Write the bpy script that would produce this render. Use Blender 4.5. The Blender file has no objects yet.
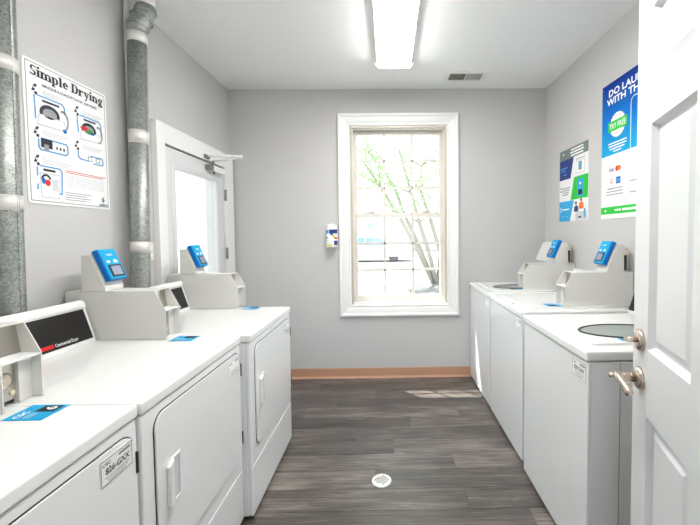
import bpy, bmesh, math, random
from mathutils import Vector, Matrix

random.seed(7)
scn = bpy.context.scene
col = scn.collection

# ------------------------------------------------------------------ camera
F_PX = 351.747
PITCH, ROLL, YAW = 0.0394, 0.0100, 0.0125
CAM_H = 1.3974
cam_d = bpy.data.cameras.new('camera')
cam = bpy.data.objects.new('camera', cam_d)
col.objects.link(cam)
cam_d.sensor_width = 36.0
cam_d.sensor_fit = 'HORIZONTAL'
cam_d.lens = F_PX / 700.0 * 36.0
cam_d.shift_x = -(392.706 - 350.0) / 700.0
cam_d.shift_y = (249.135 - 262.5) / 700.0
cam_d.clip_start = 0.02
cam_d.clip_end = 200
_f = Vector((math.sin(YAW) * math.cos(PITCH), math.cos(YAW) * math.cos(PITCH), -math.sin(PITCH)))
_r0 = Vector((math.cos(YAW), -math.sin(YAW), 0))
_u0 = _r0.cross(_f)
_r = _r0 * math.cos(ROLL) - _u0 * math.sin(ROLL)
_u = _u0 * math.cos(ROLL) + _r0 * math.sin(ROLL)
cam.matrix_world = Matrix(((_r.x, _u.x, -_f.x, 0.0), (_r.y, _u.y, -_f.y, 0.0), (_r.z, _u.z, -_f.z, CAM_H), (0, 0, 0, 1)))
scn.camera = cam

# ------------------------------------------------------------------ world, sun, exposure
SKY_STRENGTH = 1.65
SUN_STRENGTH = 27.0
LAMP_STRENGTH = 14.5
EXPOSURE = 0.92
world = bpy.data.worlds.new('sky')
scn.world = world
world.use_nodes = True
wn = world.node_tree.nodes
bg = wn['Background']
bg.inputs[0].default_value = (0.84, 0.93, 1.0, 1)
bg.inputs[1].default_value = SKY_STRENGTH
sun_d = bpy.data.lights.new('sun', 'SUN')
sun_d.energy = SUN_STRENGTH
sun_d.angle = math.radians(0.53)
sun_d.color = (1.0, 0.96, 0.90)
sun = bpy.data.objects.new('sun', sun_d)
col.objects.link(sun)
sun.location = (-6, 9, 12)
sun.rotation_euler = Vector((0.44, -0.416, -1.0)).to_track_quat('-Z', 'Y').to_euler()
scn.view_settings.view_transform = 'Standard'
scn.view_settings.look = 'None'
scn.view_settings.exposure = EXPOSURE
scn.view_settings.gamma = 1.0
scn.view_settings.use_curve_mapping = False

# ------------------------------------------------------------------ room numbers
B = 3.4154      # back wall, inner face
L = -1.5084     # left wall
R = 1.5301      # right wall
C = 2.7924      # ceiling
FY = 0.25       # front wall, inner face
H_D = 0.925     # dryer top
H_W = 0.9335    # washer top

# ------------------------------------------------------------------ materials
MATS = {}


def srgb(r, g, b):
    def c(v):
        v /= 255.0
        return v / 12.92 if v <= 0.04045 else ((v + 0.055) / 1.055) ** 2.4
    return (c(r), c(g), c(b), 1)


def mat(name, rgb, rough=0.5, metal=0.0, noise=0.0, nscale=8.0, bump=0.0, bscale=60.0, coat=0.0, emit=0.0, spec=0.5,
        stretch=(1, 1, 1)):
    if name in MATS:
        return MATS[name]
    m = bpy.data.materials.new(name)
    m.use_nodes = True
    nt = m.node_tree
    p = nt.nodes['Principled BSDF']
    rgba = srgb(*rgb)
    p.inputs['Base Color'].default_value = rgba
    p.inputs['Roughness'].default_value = rough
    p.inputs['Metallic'].default_value = metal
    p.inputs['Specular IOR Level'].default_value = spec
    p.inputs['Coat Weight'].default_value = coat
    if emit:
        p.inputs['Emission Color'].default_value = rgba
        p.inputs['Emission Strength'].default_value = emit
    tc = nt.nodes.new('ShaderNodeTexCoord')
    mp = nt.nodes.new('ShaderNodeMapping')
    mp.inputs['Scale'].default_value = stretch
    nt.links.new(tc.outputs['Object'], mp.inputs['Vector'])
    if noise:
        n = nt.nodes.new('ShaderNodeTexNoise')
        n.inputs['Scale'].default_value = nscale
        n.inputs['Detail'].default_value = 5
        nt.links.new(mp.outputs[0], n.inputs['Vector'])
        mx = nt.nodes.new('ShaderNodeMix')
        mx.data_type = 'RGBA'
        mx.inputs[6].default_value = tuple(max(0, c * (1 - noise)) for c in rgba[:3]) + (1,)
        mx.inputs[7].default_value = tuple(min(1, c * (1 + noise)) for c in rgba[:3]) + (1,)
        nt.links.new(n.outputs['Fac'], mx.inputs[0])
        nt.links.new(mx.outputs[2], p.inputs['Base Color'])
    if bump:
        n2 = nt.nodes.new('ShaderNodeTexNoise')
        n2.inputs['Scale'].default_value = bscale
        n2.inputs['Detail'].default_value = 3
        nt.links.new(mp.outputs[0], n2.inputs['Vector'])
        b = nt.nodes.new('ShaderNodeBump')
        b.inputs['Strength'].default_value = bump
        b.inputs['Distance'].default_value = 0.002
        nt.links.new(n2.outputs['Fac'], b.inputs['Height'])
        nt.links.new(b.outputs[0], p.inputs['Normal'])
    MATS[name] = m
    return m


def glass_mat(name, tint=(1, 1, 1), refl=0.5):
    m = bpy.data.materials.new(name)
    m.use_nodes = True
    nt = m.node_tree
    nt.nodes.clear()
    out = nt.nodes.new('ShaderNodeOutputMaterial')
    tr = nt.nodes.new('ShaderNodeBsdfTransparent')
    tr.inputs[0].default_value = (*tint, 1)
    gl = nt.nodes.new('ShaderNodeBsdfGlossy')
    gl.inputs['Roughness'].default_value = 0.03
    fr = nt.nodes.new('ShaderNodeFresnel')
    fr.inputs['IOR'].default_value = 1.45
    mu = nt.nodes.new('ShaderNodeMath')
    mu.operation = 'MULTIPLY'
    mu.inputs[1].default_value = refl
    nt.links.new(fr.outputs[0], mu.inputs[0])
    mix = nt.nodes.new('ShaderNodeMixShader')
    nt.links.new(mu.outputs[0], mix.inputs[0])
    nt.links.new(tr.outputs[0], mix.inputs[1])
    nt.links.new(gl.outputs[0], mix.inputs[2])
    nt.links.new(mix.outputs[0], out.inputs[0])
    MATS[name] = m
    return m


M_wall = mat('wall_paint', (200, 199, 199), 0.62, noise=0.015, nscale=1.5, bump=0.12, bscale=180)
M_ceil = mat('ceiling_paint', (246, 248, 249), 0.75, bump=0.1, bscale=160)
M_trim = mat('white_trim_paint', (240, 241, 240), 0.32, noise=0.01)
M_sash = mat('sash_paint', (226, 222, 215), 0.4, noise=0.02)
M_liner = mat('jamb_liner', (196, 188, 176), 0.5, noise=0.03)
M_door = mat('door_paint', (220, 222, 224), 0.34, noise=0.01)
M_enamel = mat('white_enamel', (240, 241, 240), 0.16, coat=0.35, noise=0.006, nscale=2)
M_enamel2 = mat('white_enamel_panel', (238, 240, 241), 0.20, coat=0.3, noise=0.006, nscale=2)
M_case = mat('grey_case_metal', (220, 219, 215), 0.38, noise=0.02, bump=0.05, bscale=400)
M_dark = mat('dark_gap', (38, 36, 35), 0.7, noise=0.1)
M_black = mat('black_fascia', (26, 24, 24), 0.28, noise=0.05)
M_red = mat('red_print', (214, 24, 32), 0.4)
M_white = mat('white_print', (245, 246, 247), 0.45)
M_ink = mat('ink_print', (28, 30, 44), 0.5)
M_grey = mat('grey_print', (150, 153, 158), 0.5)
M_lgrey = mat('light_grey_print', (205, 208, 212), 0.5)
M_blue = mat('reader_blue', (0, 166, 220), 0.42, spec=0.3, noise=0.02)
M_blue2 = mat('reader_blue_rim', (0, 114, 202), 0.42, spec=0.3, noise=0.02)
M_cyan = mat('cyan_print', (70, 160, 222), 0.5)
M_screen = mat('lcd_screen', (146, 150, 172), 0.12)
M_cream = mat('cream_plastic', (226, 218, 196), 0.45, noise=0.02)
M_steel = mat('brushed_steel', (196, 190, 182), 0.30, metal=1.0, noise=0.05, nscale=40)
M_nickel = mat('satin_nickel', (206, 192, 178), 0.26, metal=1.0, noise=0.03, nscale=30)
M_tape = mat('foil_tape', (226, 224, 220), 0.42, metal=0.25, noise=0.05, nscale=25, bump=0.3, bscale=60)
M_chrome = mat('hinge_metal', (150, 148, 146), 0.35, metal=0.9, noise=0.04)
M_base = mat('tan_vinyl_base', (196, 150, 122), 0.45, noise=0.04, nscale=6)
M_ltgreen = mat('lime_print', (30, 200, 60), 0.5)
M_navy = mat('navy_print', (26, 52, 128), 0.5)
M_teal = mat('slate_print', (112, 128, 126), 0.5)
M_green = mat('green_print', (60, 150, 70), 0.5)
M_orange = mat('orange_print', (238, 110, 40), 0.5)
M_yellow = mat('yellow_print', (232, 214, 70), 0.5)
M_sheet = mat('poster_paper', (240, 241, 242), 0.4, noise=0.006)
M_skyblue = mat('sky_blue_print', (40, 168, 224), 0.45)
M_skin = mat('warm_print', (216, 160, 130), 0.5)
M_galv = None


def galvanised():
    m = mat('galvanised_duct', (168, 172, 168), 0.42, metal=0.55, noise=0.0, bump=0.25, bscale=90)
    nt = m.node_tree
    p = nt.nodes['Principled BSDF']
    tc = nt.nodes['Texture Coordinate']
    v = nt.nodes.new('ShaderNodeTexVoronoi')
    v.inputs['Scale'].default_value = 160
    nt.links.new(tc.outputs['Object'], v.inputs['Vector'])
    n = nt.nodes.new('ShaderNodeTexNoise')
    n.inputs['Scale'].default_value = 14
    n.inputs['Detail'].default_value = 8
    nt.links.new(tc.outputs['Object'], n.inputs['Vector'])
    bwn = nt.nodes.new('ShaderNodeRGBToBW')
    nt.links.new(v.outputs['Color'], bwn.inputs[0])
    mx = nt.nodes.new('ShaderNodeMix')
    mx.inputs[0].default_value = 0.55
    nt.links.new(bwn.outputs[0], mx.inputs[2])
    nt.links.new(n.outputs['Fac'], mx.inputs[3])
    cr = nt.nodes.new('ShaderNodeValToRGB')
    cr.color_ramp.elements[0].position = 0.15
    cr.color_ramp.elements[0].color = srgb(104, 110, 106)
    cr.color_ramp.elements[1].position = 0.85
    cr.color_ramp.elements[1].color = srgb(192, 196, 192)
    nt.links.new(mx.outputs[0], cr.inputs[0])
    nt.links.new(cr.outputs[0], p.inputs['Base Color'])
    return m


M_galv = galvanised()


def plank_material():
    m = mat('vinyl_plank', (98, 92, 88), 0.34, bump=0.0, spec=0.45)
    nt = m.node_tree
    p = nt.nodes['Principled BSDF']
    tc = nt.nodes['Texture Coordinate']
    oi = nt.nodes.new('ShaderNodeObjectInfo')
    # shift the grain by a per-plank random number
    cmb = nt.nodes.new('ShaderNodeCombineXYZ')
    mul = nt.nodes.new('ShaderNodeMath')
    mul.operation = 'MULTIPLY'
    mul.inputs[1].default_value = 40.0
    nt.links.new(oi.outputs['Random'], mul.inputs[0])
    for i in range(3):
        nt.links.new(mul.outputs[0], cmb.inputs[i])
    add = nt.nodes.new('ShaderNodeVectorMath')
    nt.links.new(tc.outputs['Object'], add.inputs[0])
    nt.links.new(cmb.outputs[0], add.inputs[1])
    mp = nt.nodes.new('ShaderNodeMapping')
    mp.inputs['Scale'].default_value = (1.4, 26, 1)
    nt.links.new(add.outputs[0], mp.inputs['Vector'])
    n1 = nt.nodes.new('ShaderNodeTexNoise')
    n1.inputs['Scale'].default_value = 2.4
    n1.inputs['Detail'].default_value = 9
    n1.inputs['Roughness'].default_value = 0.68
    n1.inputs['Distortion'].default_value = 0.9
    nt.links.new(mp.outputs[0], n1.inputs['Vector'])
    mp2 = nt.nodes.new('ShaderNodeMapping')
    mp2.inputs['Scale'].default_value = (1.0, 4.0, 1)
    nt.links.new(add.outputs[0], mp2.inputs['Vector'])
    n2 = nt.nodes.new('ShaderNodeTexNoise')
    n2.inputs['Scale'].default_value = 2.2
    n2.inputs['Detail'].default_value = 3
    nt.links.new(mp2.outputs[0], n2.inputs['Vector'])
    mx = nt.nodes.new('ShaderNodeMix')
    mx.inputs[0].default_value = 0.38
    nt.links.new(n1.outputs['Fac'], mx.inputs[2])
    nt.links.new(n2.outputs['Fac'], mx.inputs[3])
    rnd = nt.nodes.new('ShaderNodeMath')
    rnd.operation = 'MULTIPLY_ADD'
    rnd.inputs[1].default_value = 0.11
    nt.links.new(oi.outputs['Random'], rnd.inputs[0])
    nt.links.new(mx.outputs[0], rnd.inputs[2])
    cr = nt.nodes.new('ShaderNodeValToRGB')
    e = cr.color_ramp.elements
    e[0].position = 0.34
    e[0].color = srgb(42, 38, 36)
    e[1].position = 0.78
    e[1].color = srgb(156, 146, 138)
    mid = e.new(0.56)
    mid.color = srgb(94, 87, 83)
    nt.links.new(rnd.outputs[0], cr.inputs[0])
    nt.links.new(cr.outputs[0], p.inputs['Base Color'])
    b = nt.nodes.new('ShaderNodeBump')
    b.inputs['Strength'].default_value = 0.18
    b.inputs['Distance'].default_value = 0.002
    nt.links.new(n1.outputs['Fac'], b.inputs['Height'])
    nt.links.new(b.outputs[0], p.inputs['Normal'])
    return m


M_plank = plank_material()
M_pane = glass_mat('window_glass', (0.97, 0.99, 0.985), 0.7)


# ------------------------------------------------------------------ mesh helpers
class MB:
    """collects shapes into one bmesh; build() links it as one mesh object"""

    def __init__(self):
        self.bm = bmesh.new()

    def box(self, x0, x1, y0, y1, z0, z1, bev=0.0, seg=2):
        x0, x1 = min(x0, x1), max(x0, x1)
        y0, y1 = min(y0, y1), max(y0, y1)
        z0, z1 = min(z0, z1), max(z0, z1)
        vs = [self.bm.verts.new(p) for p in ((x0, y0, z0), (x1, y0, z0), (x1, y1, z0), (x0, y1, z0),
                                             (x0, y0, z1), (x1, y0, z1), (x1, y1, z1), (x0, y1, z1))]
        fs = [self.bm.faces.new([vs[i] for i in q]) for q in ((0, 3, 2, 1), (4, 5, 6, 7), (0, 1, 5, 4), (1, 2, 6, 5), (2, 3, 7, 6), (3, 0, 4, 7))]
        if bev:
            es = list({e for f in fs for e in f.edges})
            bmesh.ops.bevel(self.bm, geom=es, offset=bev, segments=seg, profile=0.5, affect='EDGES')
        return self

    def prism(self, poly, a0, a1, axis='y', bev=0.0, seg=2):
        """poly: 2-D points in the plane normal to axis ((x,z) for y, (y,z) for x, (x,y) for z)"""
        def P(p, a):
            return {'y': (p[0], a, p[1]), 'x': (a, p[0], p[1]), 'z': (p[0], p[1], a)}[axis]
        A = [self.bm.verts.new(P(p, a0)) for p in poly]
        Bv = [self.bm.verts.new(P(p, a1)) for p in poly]
        n = len(poly)
        fs = [self.bm.faces.new(A), self.bm.faces.new(Bv[::-1])]
        for i in range(n):
            fs.append(self.bm.faces.new([A[i], Bv[i], Bv[(i + 1) % n], A[(i + 1) % n]]))
        if bev:
            es = list({e for f in fs for e in f.edges})
            bmesh.ops.bevel(self.bm, geom=es, offset=bev, segments=seg, profile=0.5, affect='EDGES')
        return self

    def tube(self, pts, r, seg=16, cap=True):
        """round tube along points; r a number or one per point"""
        pts = [Vector(p) for p in pts]
        rs = r if isinstance(r, (list, tuple)) else [r] * len(pts)
        rings = []
        ref = None
        for i, p in enumerate(pts):
            if i == 0:
                t = pts[1] - pts[0]
            elif i == len(pts) - 1:
                t = pts[-1] - pts[-2]
            else:
                t = (pts[i + 1] - p).normalized() + (p - pts[i - 1]).normalized()
            t.normalize()
            if ref is None:
                ref = Vector((1, 0, 0)) if abs(t.x) < 0.8 else Vector((0, 1, 0))
            a = (ref - t * ref.dot(t)).normalized()
            ref = a
            b = t.cross(a)
            rings.append([self.bm.verts.new(p + (a * math.cos(2 * math.pi * k / seg) + b * math.sin(2 * math.pi * k / seg)) * rs[i]) for k in range(seg)])
        for i in range(len(rings) - 1):
            for k in range(seg):
                f = self.bm.faces.new([rings[i][k], rings[i][(k + 1) % seg], rings[i + 1][(k + 1) % seg], rings[i + 1][k]])
                f.smooth = True
        if cap:
            self.bm.faces.new(rings[0][::-1])
            self.bm.faces.new(rings[-1])
        return self

    def lathe(self, prof, centre, axis, seg=28, sx=1.0, sy=1.0):
        """prof: (radius, height) pairs spun about axis (a Vector) at centre"""
        axis = Vector(axis).normalized()
        ref = Vector((0, 0, 1)) if abs(axis.z) < 0.8 else Vector((1, 0, 0))
        a = (ref - axis * ref.dot(axis)).normalized()
        b = axis.cross(a)
        c = Vector(centre)
        rings = []
        for r, h in prof:
            rings.append([self.bm.verts.new(c + axis * h + (a * math.cos(2 * math.pi * k / seg) * sx + b * math.sin(2 * math.pi * k / seg) * sy) * max(r, 1e-5)) for k in range(seg)])
        for i in range(len(rings) - 1):
            for k in range(seg):
                f = self.bm.faces.new([rings[i][k], rings[i][(k + 1) % seg], rings[i + 1][(k + 1) % seg], rings[i + 1][k]])
                f.smooth = True
        self.bm.faces.new(rings[0][::-1])
        self.bm.faces.new(rings[-1])
        return self

    def face(self, pts):
        self.bm.faces.new([self.bm.verts.new(p) for p in pts])
        return self

    def mesh(self, me):
        self.bm.from_mesh(me)
        return self

    def xform(self, m):
        bmesh.ops.transform(self.bm, matrix=m, verts=self.bm.verts[:])
        return self

    def build(self, name, material, parent=None, smooth=False, kind=None):
        bmesh.ops.recalc_face_normals(self.bm, faces=self.bm.faces[:])
        me = bpy.data.meshes.new(name)
        self.bm.to_mesh(me)
        self.bm.free()
        o = bpy.data.objects.new(name, me)
        me.materials.append(material)
        if smooth:
            for p in me.polygons:
                p.use_smooth = True
        col.objects.link(o)
        if parent:
            o.parent = parent
        if kind:
            o['kind'] = kind
        return o


def rrect(u0, u1, v0, v1, r, n=6):
    """rounded rectangle outline, counter-clockwise"""
    out = []
    for cx, cy, a0 in ((u1 - r, v1 - r, 0), (u0 + r, v1 - r, 90), (u0 + r, v0 + r, 180), (u1 - r, v0 + r, 270)):
        for k in range(n + 1):
            a = math.radians(a0 + 90 * k / n)
            out.append((cx + r * math.cos(a), cy + r * math.sin(a)))
    return out


def ellipse(cx, cy, a, b, n=24):
    return [(cx + a * math.cos(2 * math.pi * k / n), cy + b * math.sin(2 * math.pi * k / n)) for k in range(n)]


def thing(name, label, cat, loc=(0, 0, 0), group=None):
    o = bpy.data.objects.new(name, None)
    o.empty_display_size = 0.1
    o.location = loc
    col.objects.link(o)
    o['label'] = label
    o['category'] = cat
    if group:
        o['group'] = group
    return o


def tag(o, label, cat, group=None):
    o['label'] = label
    o['category'] = cat
    if group:
        o['group'] = group
    return o


def struct(o, label=None, cat=None):
    o['kind'] = 'structure'
    if label:
        o['label'] = label
    if cat:
        o['category'] = cat
    return o


def empty_struct(name, loc, label, cat):
    o = bpy.data.objects.new(name, None)
    o.location = loc
    o.empty_display_size = 0.1
    col.objects.link(o)
    return struct(o, label, cat)


def text_mesh(s, size, bold=0.0, align='LEFT', shear=0.0, space=1.0):
    cu = bpy.data.curves.new('txt', 'FONT')
    cu.body = s
    cu.size = size
    cu.offset = bold
    cu.align_x = align
    cu.shear = shear
    cu.space_character = space
    cu.resolution_u = 3
    o = bpy.data.objects.new('txt', cu)
    col.objects.link(o)
    dg = bpy.context.evaluated_depsgraph_get()
    me = bpy.data.meshes.new_from_object(o.evaluated_get(dg))
    bpy.data.objects.remove(o)
    bpy.data.curves.remove(cu)
    return me


class Printed:
    """flat print on a real sheet: shapes in sheet units (metres, origin bottom-left), grouped by (name, material)"""

    def __init__(self, origin, right, up, parent, parent_inv=None):
        self.o, self.r, self.u = Vector(origin), Vector(right).normalized(), Vector(up).normalized()
        self.n = self.r.cross(self.u).normalized()
        self.parent = parent
        self.parts = {}

    def P(self, u, v, lay):
        return self.o + self.r * u + self.u * v + self.n * (0.00045 * lay)

    def mb(self, name, material):
        k = (name, material.name)
        if k not in self.parts:
            self.parts[k] = (MB(), material)
        return self.parts[k][0]

    def poly(self, name, m, pts, lay=1):
        self.mb(name, m).face([self.P(u, v, lay) for u, v in pts])

    def rect(self, name, m, u0, v0, u1, v1, lay=1):
        self.poly(name, m, [(u0, v0), (u1, v0), (u1, v1), (u0, v1)], lay)

    def line(self, name, m, pts, w, lay=1):
        for (a, b), (c, d) in zip(pts[:-1], pts[1:]):
            dx, dy = c - a, d - b
            l = math.hypot(dx, dy) or 1
            nx, ny = -dy / l * w / 2, dx / l * w / 2
            ex, ey = dx / l * w / 2, dy / l * w / 2
            self.poly(name, m, [(a - ex + nx, b - ey + ny), (a - ex - nx, b - ey - ny), (c + ex - nx, d + ey - ny), (c + ex + nx, d + ey + ny)], lay)

    def ring(self, name, m, cx, cy, a0, b0, a1, b1, lay=1, t0=0, t1=360, n=20):
        for k in range(n):
            p, q = [math.radians(t0 + (t1 - t0) * j / n) for j in (k, k + 1)]
            self.poly(name, m, [(cx + a0 * math.cos(p), cy + b0 * math.sin(p)), (cx + a1 * math.cos(p), cy + b1 * math.sin(p)),
                                (cx + a1 * math.cos(q), cy + b1 * math.sin(q)), (cx + a0 * math.cos(q), cy + b0 * math.sin(q))], lay)

    def text(self, name, m, s, u, v, size, lay=2, bold=0.0, align='LEFT', width=None, shear=0.0, rot=0.0):
        me = text_mesh(s, size, bold, align, shear)
        sx = 1.0
        if width:
            xs = [w.co.x for w in me.vertices]
            sx = width / max(1e-6, max(xs) - min(xs))
        q = self.mb(name, m)
        base = len(q.bm.verts)
        tmp = bmesh.new()
        tmp.from_mesh(me)
        vm = {}
        cr, sr = math.cos(rot), math.sin(rot)
        for w in tmp.verts:
            a, b = w.co.x * sx, w.co.y
            vm[w.index] = q.bm.verts.new(self.P(u + a * cr - b * sr, v + a * sr + b * cr, lay))
        for f in tmp.faces:
            try:
                q.bm.faces.new([vm[w.index] for w in f.verts])
            except ValueError:
                pass
        tmp.free()
        bpy.data.meshes.remove(me)

    def build(self):
        out = []
        inv = self.parent.matrix_world.inverted() if self.parent else None
        for (name, _), (q, m) in self.parts.items():
            # keep the stroke normals as drawn
            me = bpy.data.meshes.new(name)
            q.bm.to_mesh(me)
            q.bm.free()
            o = bpy.data.objects.new(name, me)
            me.materials.append(m)
            col.objects.link(o)
            o.parent = self.parent
            o['kind'] = 'stuff'
            out.append(o)
        return out


# ------------------------------------------------------------------ room shell
WT = 0.136
# floor: sub-floor with one object for every vinyl plank
floor = struct(MB().box(L - WT, R + WT, FY - 0.15, B + WT, -0.10, -0.004).build('floor', M_dark), 'dark grey wood-look vinyl plank floor', 'floor')
PW, PLN = 0.155, 1.22
row_y0 = 1.735
joints = {0: 0.405, 3: 0.023, 4: -0.228, 7: -0.444}
n_first = int(math.floor((FY - 0.15 - row_y0) / PW))
n_last = int(math.ceil((B - row_y0) / PW))
plank_cache = {}
for n in range(n_first, n_last):
    ya, yb = row_y0 + n * PW, row_y0 + (n + 1) * PW
    ya, yb = max(ya, FY - 0.15), min(yb, B)
    if yb - ya < 0.02:
        continue
    j = joints.get(n, random.uniform(-0.6, 0.6))
    xs = [L]
    k = math.floor((L - j) / PLN) + 1
    while j + k * PLN < R - 0.02:
        if j + k * PLN > L + 0.02:
            xs.append(j + k * PLN)
        k += 1
    xs.append(R)
    for xa, xb in zip(xs[:-1], xs[1:]):
        key = (round(xb - xa, 3), round(yb - ya, 3))
        if key not in plank_cache:
            w, d = (xb - xa) / 2 - 0.0007, (yb - ya) / 2 - 0.0007
            o = MB().box(-w, w, -d, d, -0.004, 0.0, 0.0009, 1).build('plank', M_plank, floor)
            plank_cache[key] = o.data
        else:
            o = bpy.data.objects.new('plank', plank_cache[key])
            col.objects.link(o)
            o.parent = floor
        o.location = ((xa + xb) / 2, (ya + yb) / 2, 0)

struct(MB().box(L - WT, R + WT, FY - 0.15, B + WT, C, C + 0.12).build('ceiling', M_ceil), 'white flat painted ceiling', 'ceiling')

# window and door holes
WX0, WX1, WZ0, WZ1 = -0.365, 0.575, 0.715, 2.450
DY0, DY1, DZ1 = 2.335, 3.235, 2.045
wb = MB()
wb.box(L - WT, WX0, B, B + WT, -0.1, C).box(WX1, R + WT, B, B + WT, -0.1, C)
wb.box(WX0, WX1, B, B + WT, -0.1, WZ0).box(WX0, WX1, B, B + WT, WZ1, C)
struct(wb.build('wall_back', M_wall), 'light grey back wall around the window', 'wall')
wl = MB()
wl.box(L - WT, L, FY - 0.15, DY0, -0.1, C).box(L - WT, L, DY1, B, -0.1, C).box(L - WT, L, DY0, DY1, DZ1, C)
struct(wl.build('wall_left', M_wall), 'light grey left wall behind the dryers', 'wall')
struct(MB().box(R, R + WT, FY - 0.15, B, -0.1, C).build('wall_right', M_wall), 'light grey right wall behind the washers', 'wall')
OX0, OX1, OZ = -0.335, 0.535, 2.125
wf = MB()
wf.box(L, OX0, FY - 0.15, FY, -0.1, C).box(OX1, R, FY - 0.15, FY, -0.1, C).box(OX0, OX1, FY - 0.15, FY, OZ, C)
struct(wf.build('wall_front', M_wall), 'light grey front wall with the entrance opening', 'wall')

# dim hallway behind the camera, seen by nobody but it closes the place off from the sky
M_hall = mat('hall_paint', (206, 196, 184), 0.7, noise=0.02)
HB = -2.4
struct(MB().box(L - WT, R + WT, HB - 0.1, FY - 0.15, -0.10, 0.0).build('floor_hall', M_plank), 'hallway floor behind the entrance', 'floor')
struct(MB().box(L - WT, R + WT, HB - 0.1, FY - 0.15, C, C + 0.12).build('ceiling_hall', M_ceil), 'hallway ceiling behind the entrance', 'ceiling')
struct(MB().box(L - WT, L, HB, FY - 0.15, 0.0, C).build('wall_hall_left', M_hall), 'beige hallway wall left of the entrance', 'wall')
struct(MB().box(R, R + WT, HB, FY - 0.15, 0.0, C).build('wall_hall_right', M_hall), 'beige hallway wall right of the entrance', 'wall')
struct(MB().box(L - WT, -1.1, HB - 0.1, HB, 0.0, C).box(1.1, R + WT, HB - 0.1, HB, 0.0, C).box(-1.1, 1.1, HB - 0.1, HB, 2.4, C).build('wall_hall_back', M_hall), 'unseen beige hallway wall, wide opening added for fill daylight', 'wall')  # unseen opening added for soft daylight from behind the camera

# tan vinyl cove base
bb = MB()
bb.prism([(B, 0.0), (B - 0.016, 0.0), (B - 0.010, 0.008), (B - 0.005, 0.02), (B - 0.004, 0.094), (B - 0.002, 0.098), (B, 0.098)], L, R, axis='x')
struct(bb.build('baseboard_back', M_base), 'tan vinyl baseboard below the window', 'baseboard')
bb = MB()
bb.prism([(R, 0.0), (R - 0.016, 0.0), (R - 0.010, 0.008), (R - 0.005, 0.02), (R - 0.004, 0.094), (R, 0.098)], FY, B - 0.016, axis='y')
struct(bb.build('baseboard_right', M_base), 'tan vinyl baseboard behind the washers', 'baseboard')


def frame_piece(mb, rect, prof, side, plane):
    """mitred picture-frame moulding; prof: (distance out from the opening, height off the wall)"""
    a0, a1, b0, b1 = rect

    def pt(d, h, corner):
        ca, cb = corner
        a = (a0 - d) if ca == 0 else (a1 + d)
        b = (b0 - d) if cb == 0 else (b1 + d)
        return plane(a, b, h)
    ends = {'left': ((0, 0), (0, 1)), 'right': ((1, 0), (1, 1)), 'top': ((0, 1), (1, 1)), 'bottom': ((0, 0), (1, 0))}[side]
    A = [mb.bm.verts.new(pt(d, h, ends[0])) for d, h in prof]
    Bv = [mb.bm.verts.new(pt(d, h, ends[1])) for d, h in prof]
    n = len(prof)
    for i in range(n):
        mb.bm.faces.new([A[i], Bv[i], Bv[(i + 1) % n], A[(i + 1) % n]])
    mb.bm.faces.new(A)
    mb.bm.faces.new(Bv[::-1])


# ------------------------------------------------------------------ window_1
win = empty_struct('window_1', ((WX0 + WX1) / 2, B, WZ0), 'white double-hung window with two nine-pane sashes', 'window')


def part(mb, name, m, parent, smooth=False):
    """build with world coordinates under a parent that only has a location"""
    o = mb.build(name, m, None, smooth)
    o.parent = parent
    loc = Vector((0, 0, 0))
    q = parent
    while q:
        loc += q.location
        q = q.parent
    o.location = -loc
    return o


cas_prof = [(0.0, 0.0), (0.0, 0.014), (0.006, 0.018), (0.014, 0.018), (0.018, 0.013), (0.026, 0.014), (0.040, 0.020), (0.060, 0.024),
            (0.080, 0.026), (0.086, 0.034), (0.092, 0.037), (0.106, 0.037), (0.110, 0.033), (0.110, 0.0)]
for side in ('left', 'right', 'top', 'bottom'):
    q = MB()
    frame_piece(q, (WX0 + 0.004, WX1 - 0.004, WZ0 + 0.01, WZ1 - 0.004), cas_prof, side, lambda a, b, h: (a, B - h, b))
    part(q, 'casing', M_trim, win)
JT = 0.02
part(MB().box(WX0, WX0 + JT, B, B + WT, WZ0, WZ1), 'jamb', M_liner, win)
part(MB().box(WX1 - JT, WX1, B, B + WT, WZ0, WZ1), 'jamb', M_liner, win)
part(MB().box(WX0 + JT, WX1 - JT, B, B + WT, WZ1 - JT, WZ1), 'head_jamb', M_sash, win)
part(MB().prism([(B - 0.0, WZ0), (B + WT, WZ0), (B + WT, WZ0 + 0.012), (B + 0.07, WZ0 + 0.026), (B, WZ0 + 0.026)], WX0 + JT, WX1 - JT, axis='x'), 'sill', M_trim, win)
# stops
for x0, x1 in ((WX0 + JT, WX0 + JT + 0.012), (WX1 - JT - 0.012, WX1 - JT)):
    part(MB().box(x0, x1, B + 0.02, B + 0.05, WZ0 + 0.026, WZ1 - JT, 0.003), 'stop', M_sash, win)
part(MB().box(WX0 + JT + 0.012, WX1 - JT - 0.012, B + 0.02, B + 0.05, WZ1 - JT - 0.012, WZ1 - JT, 0.003), 'stop', M_sash, win)
SX0, SX1 = WX0 + JT + 0.002, WX1 - JT - 0.002


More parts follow.
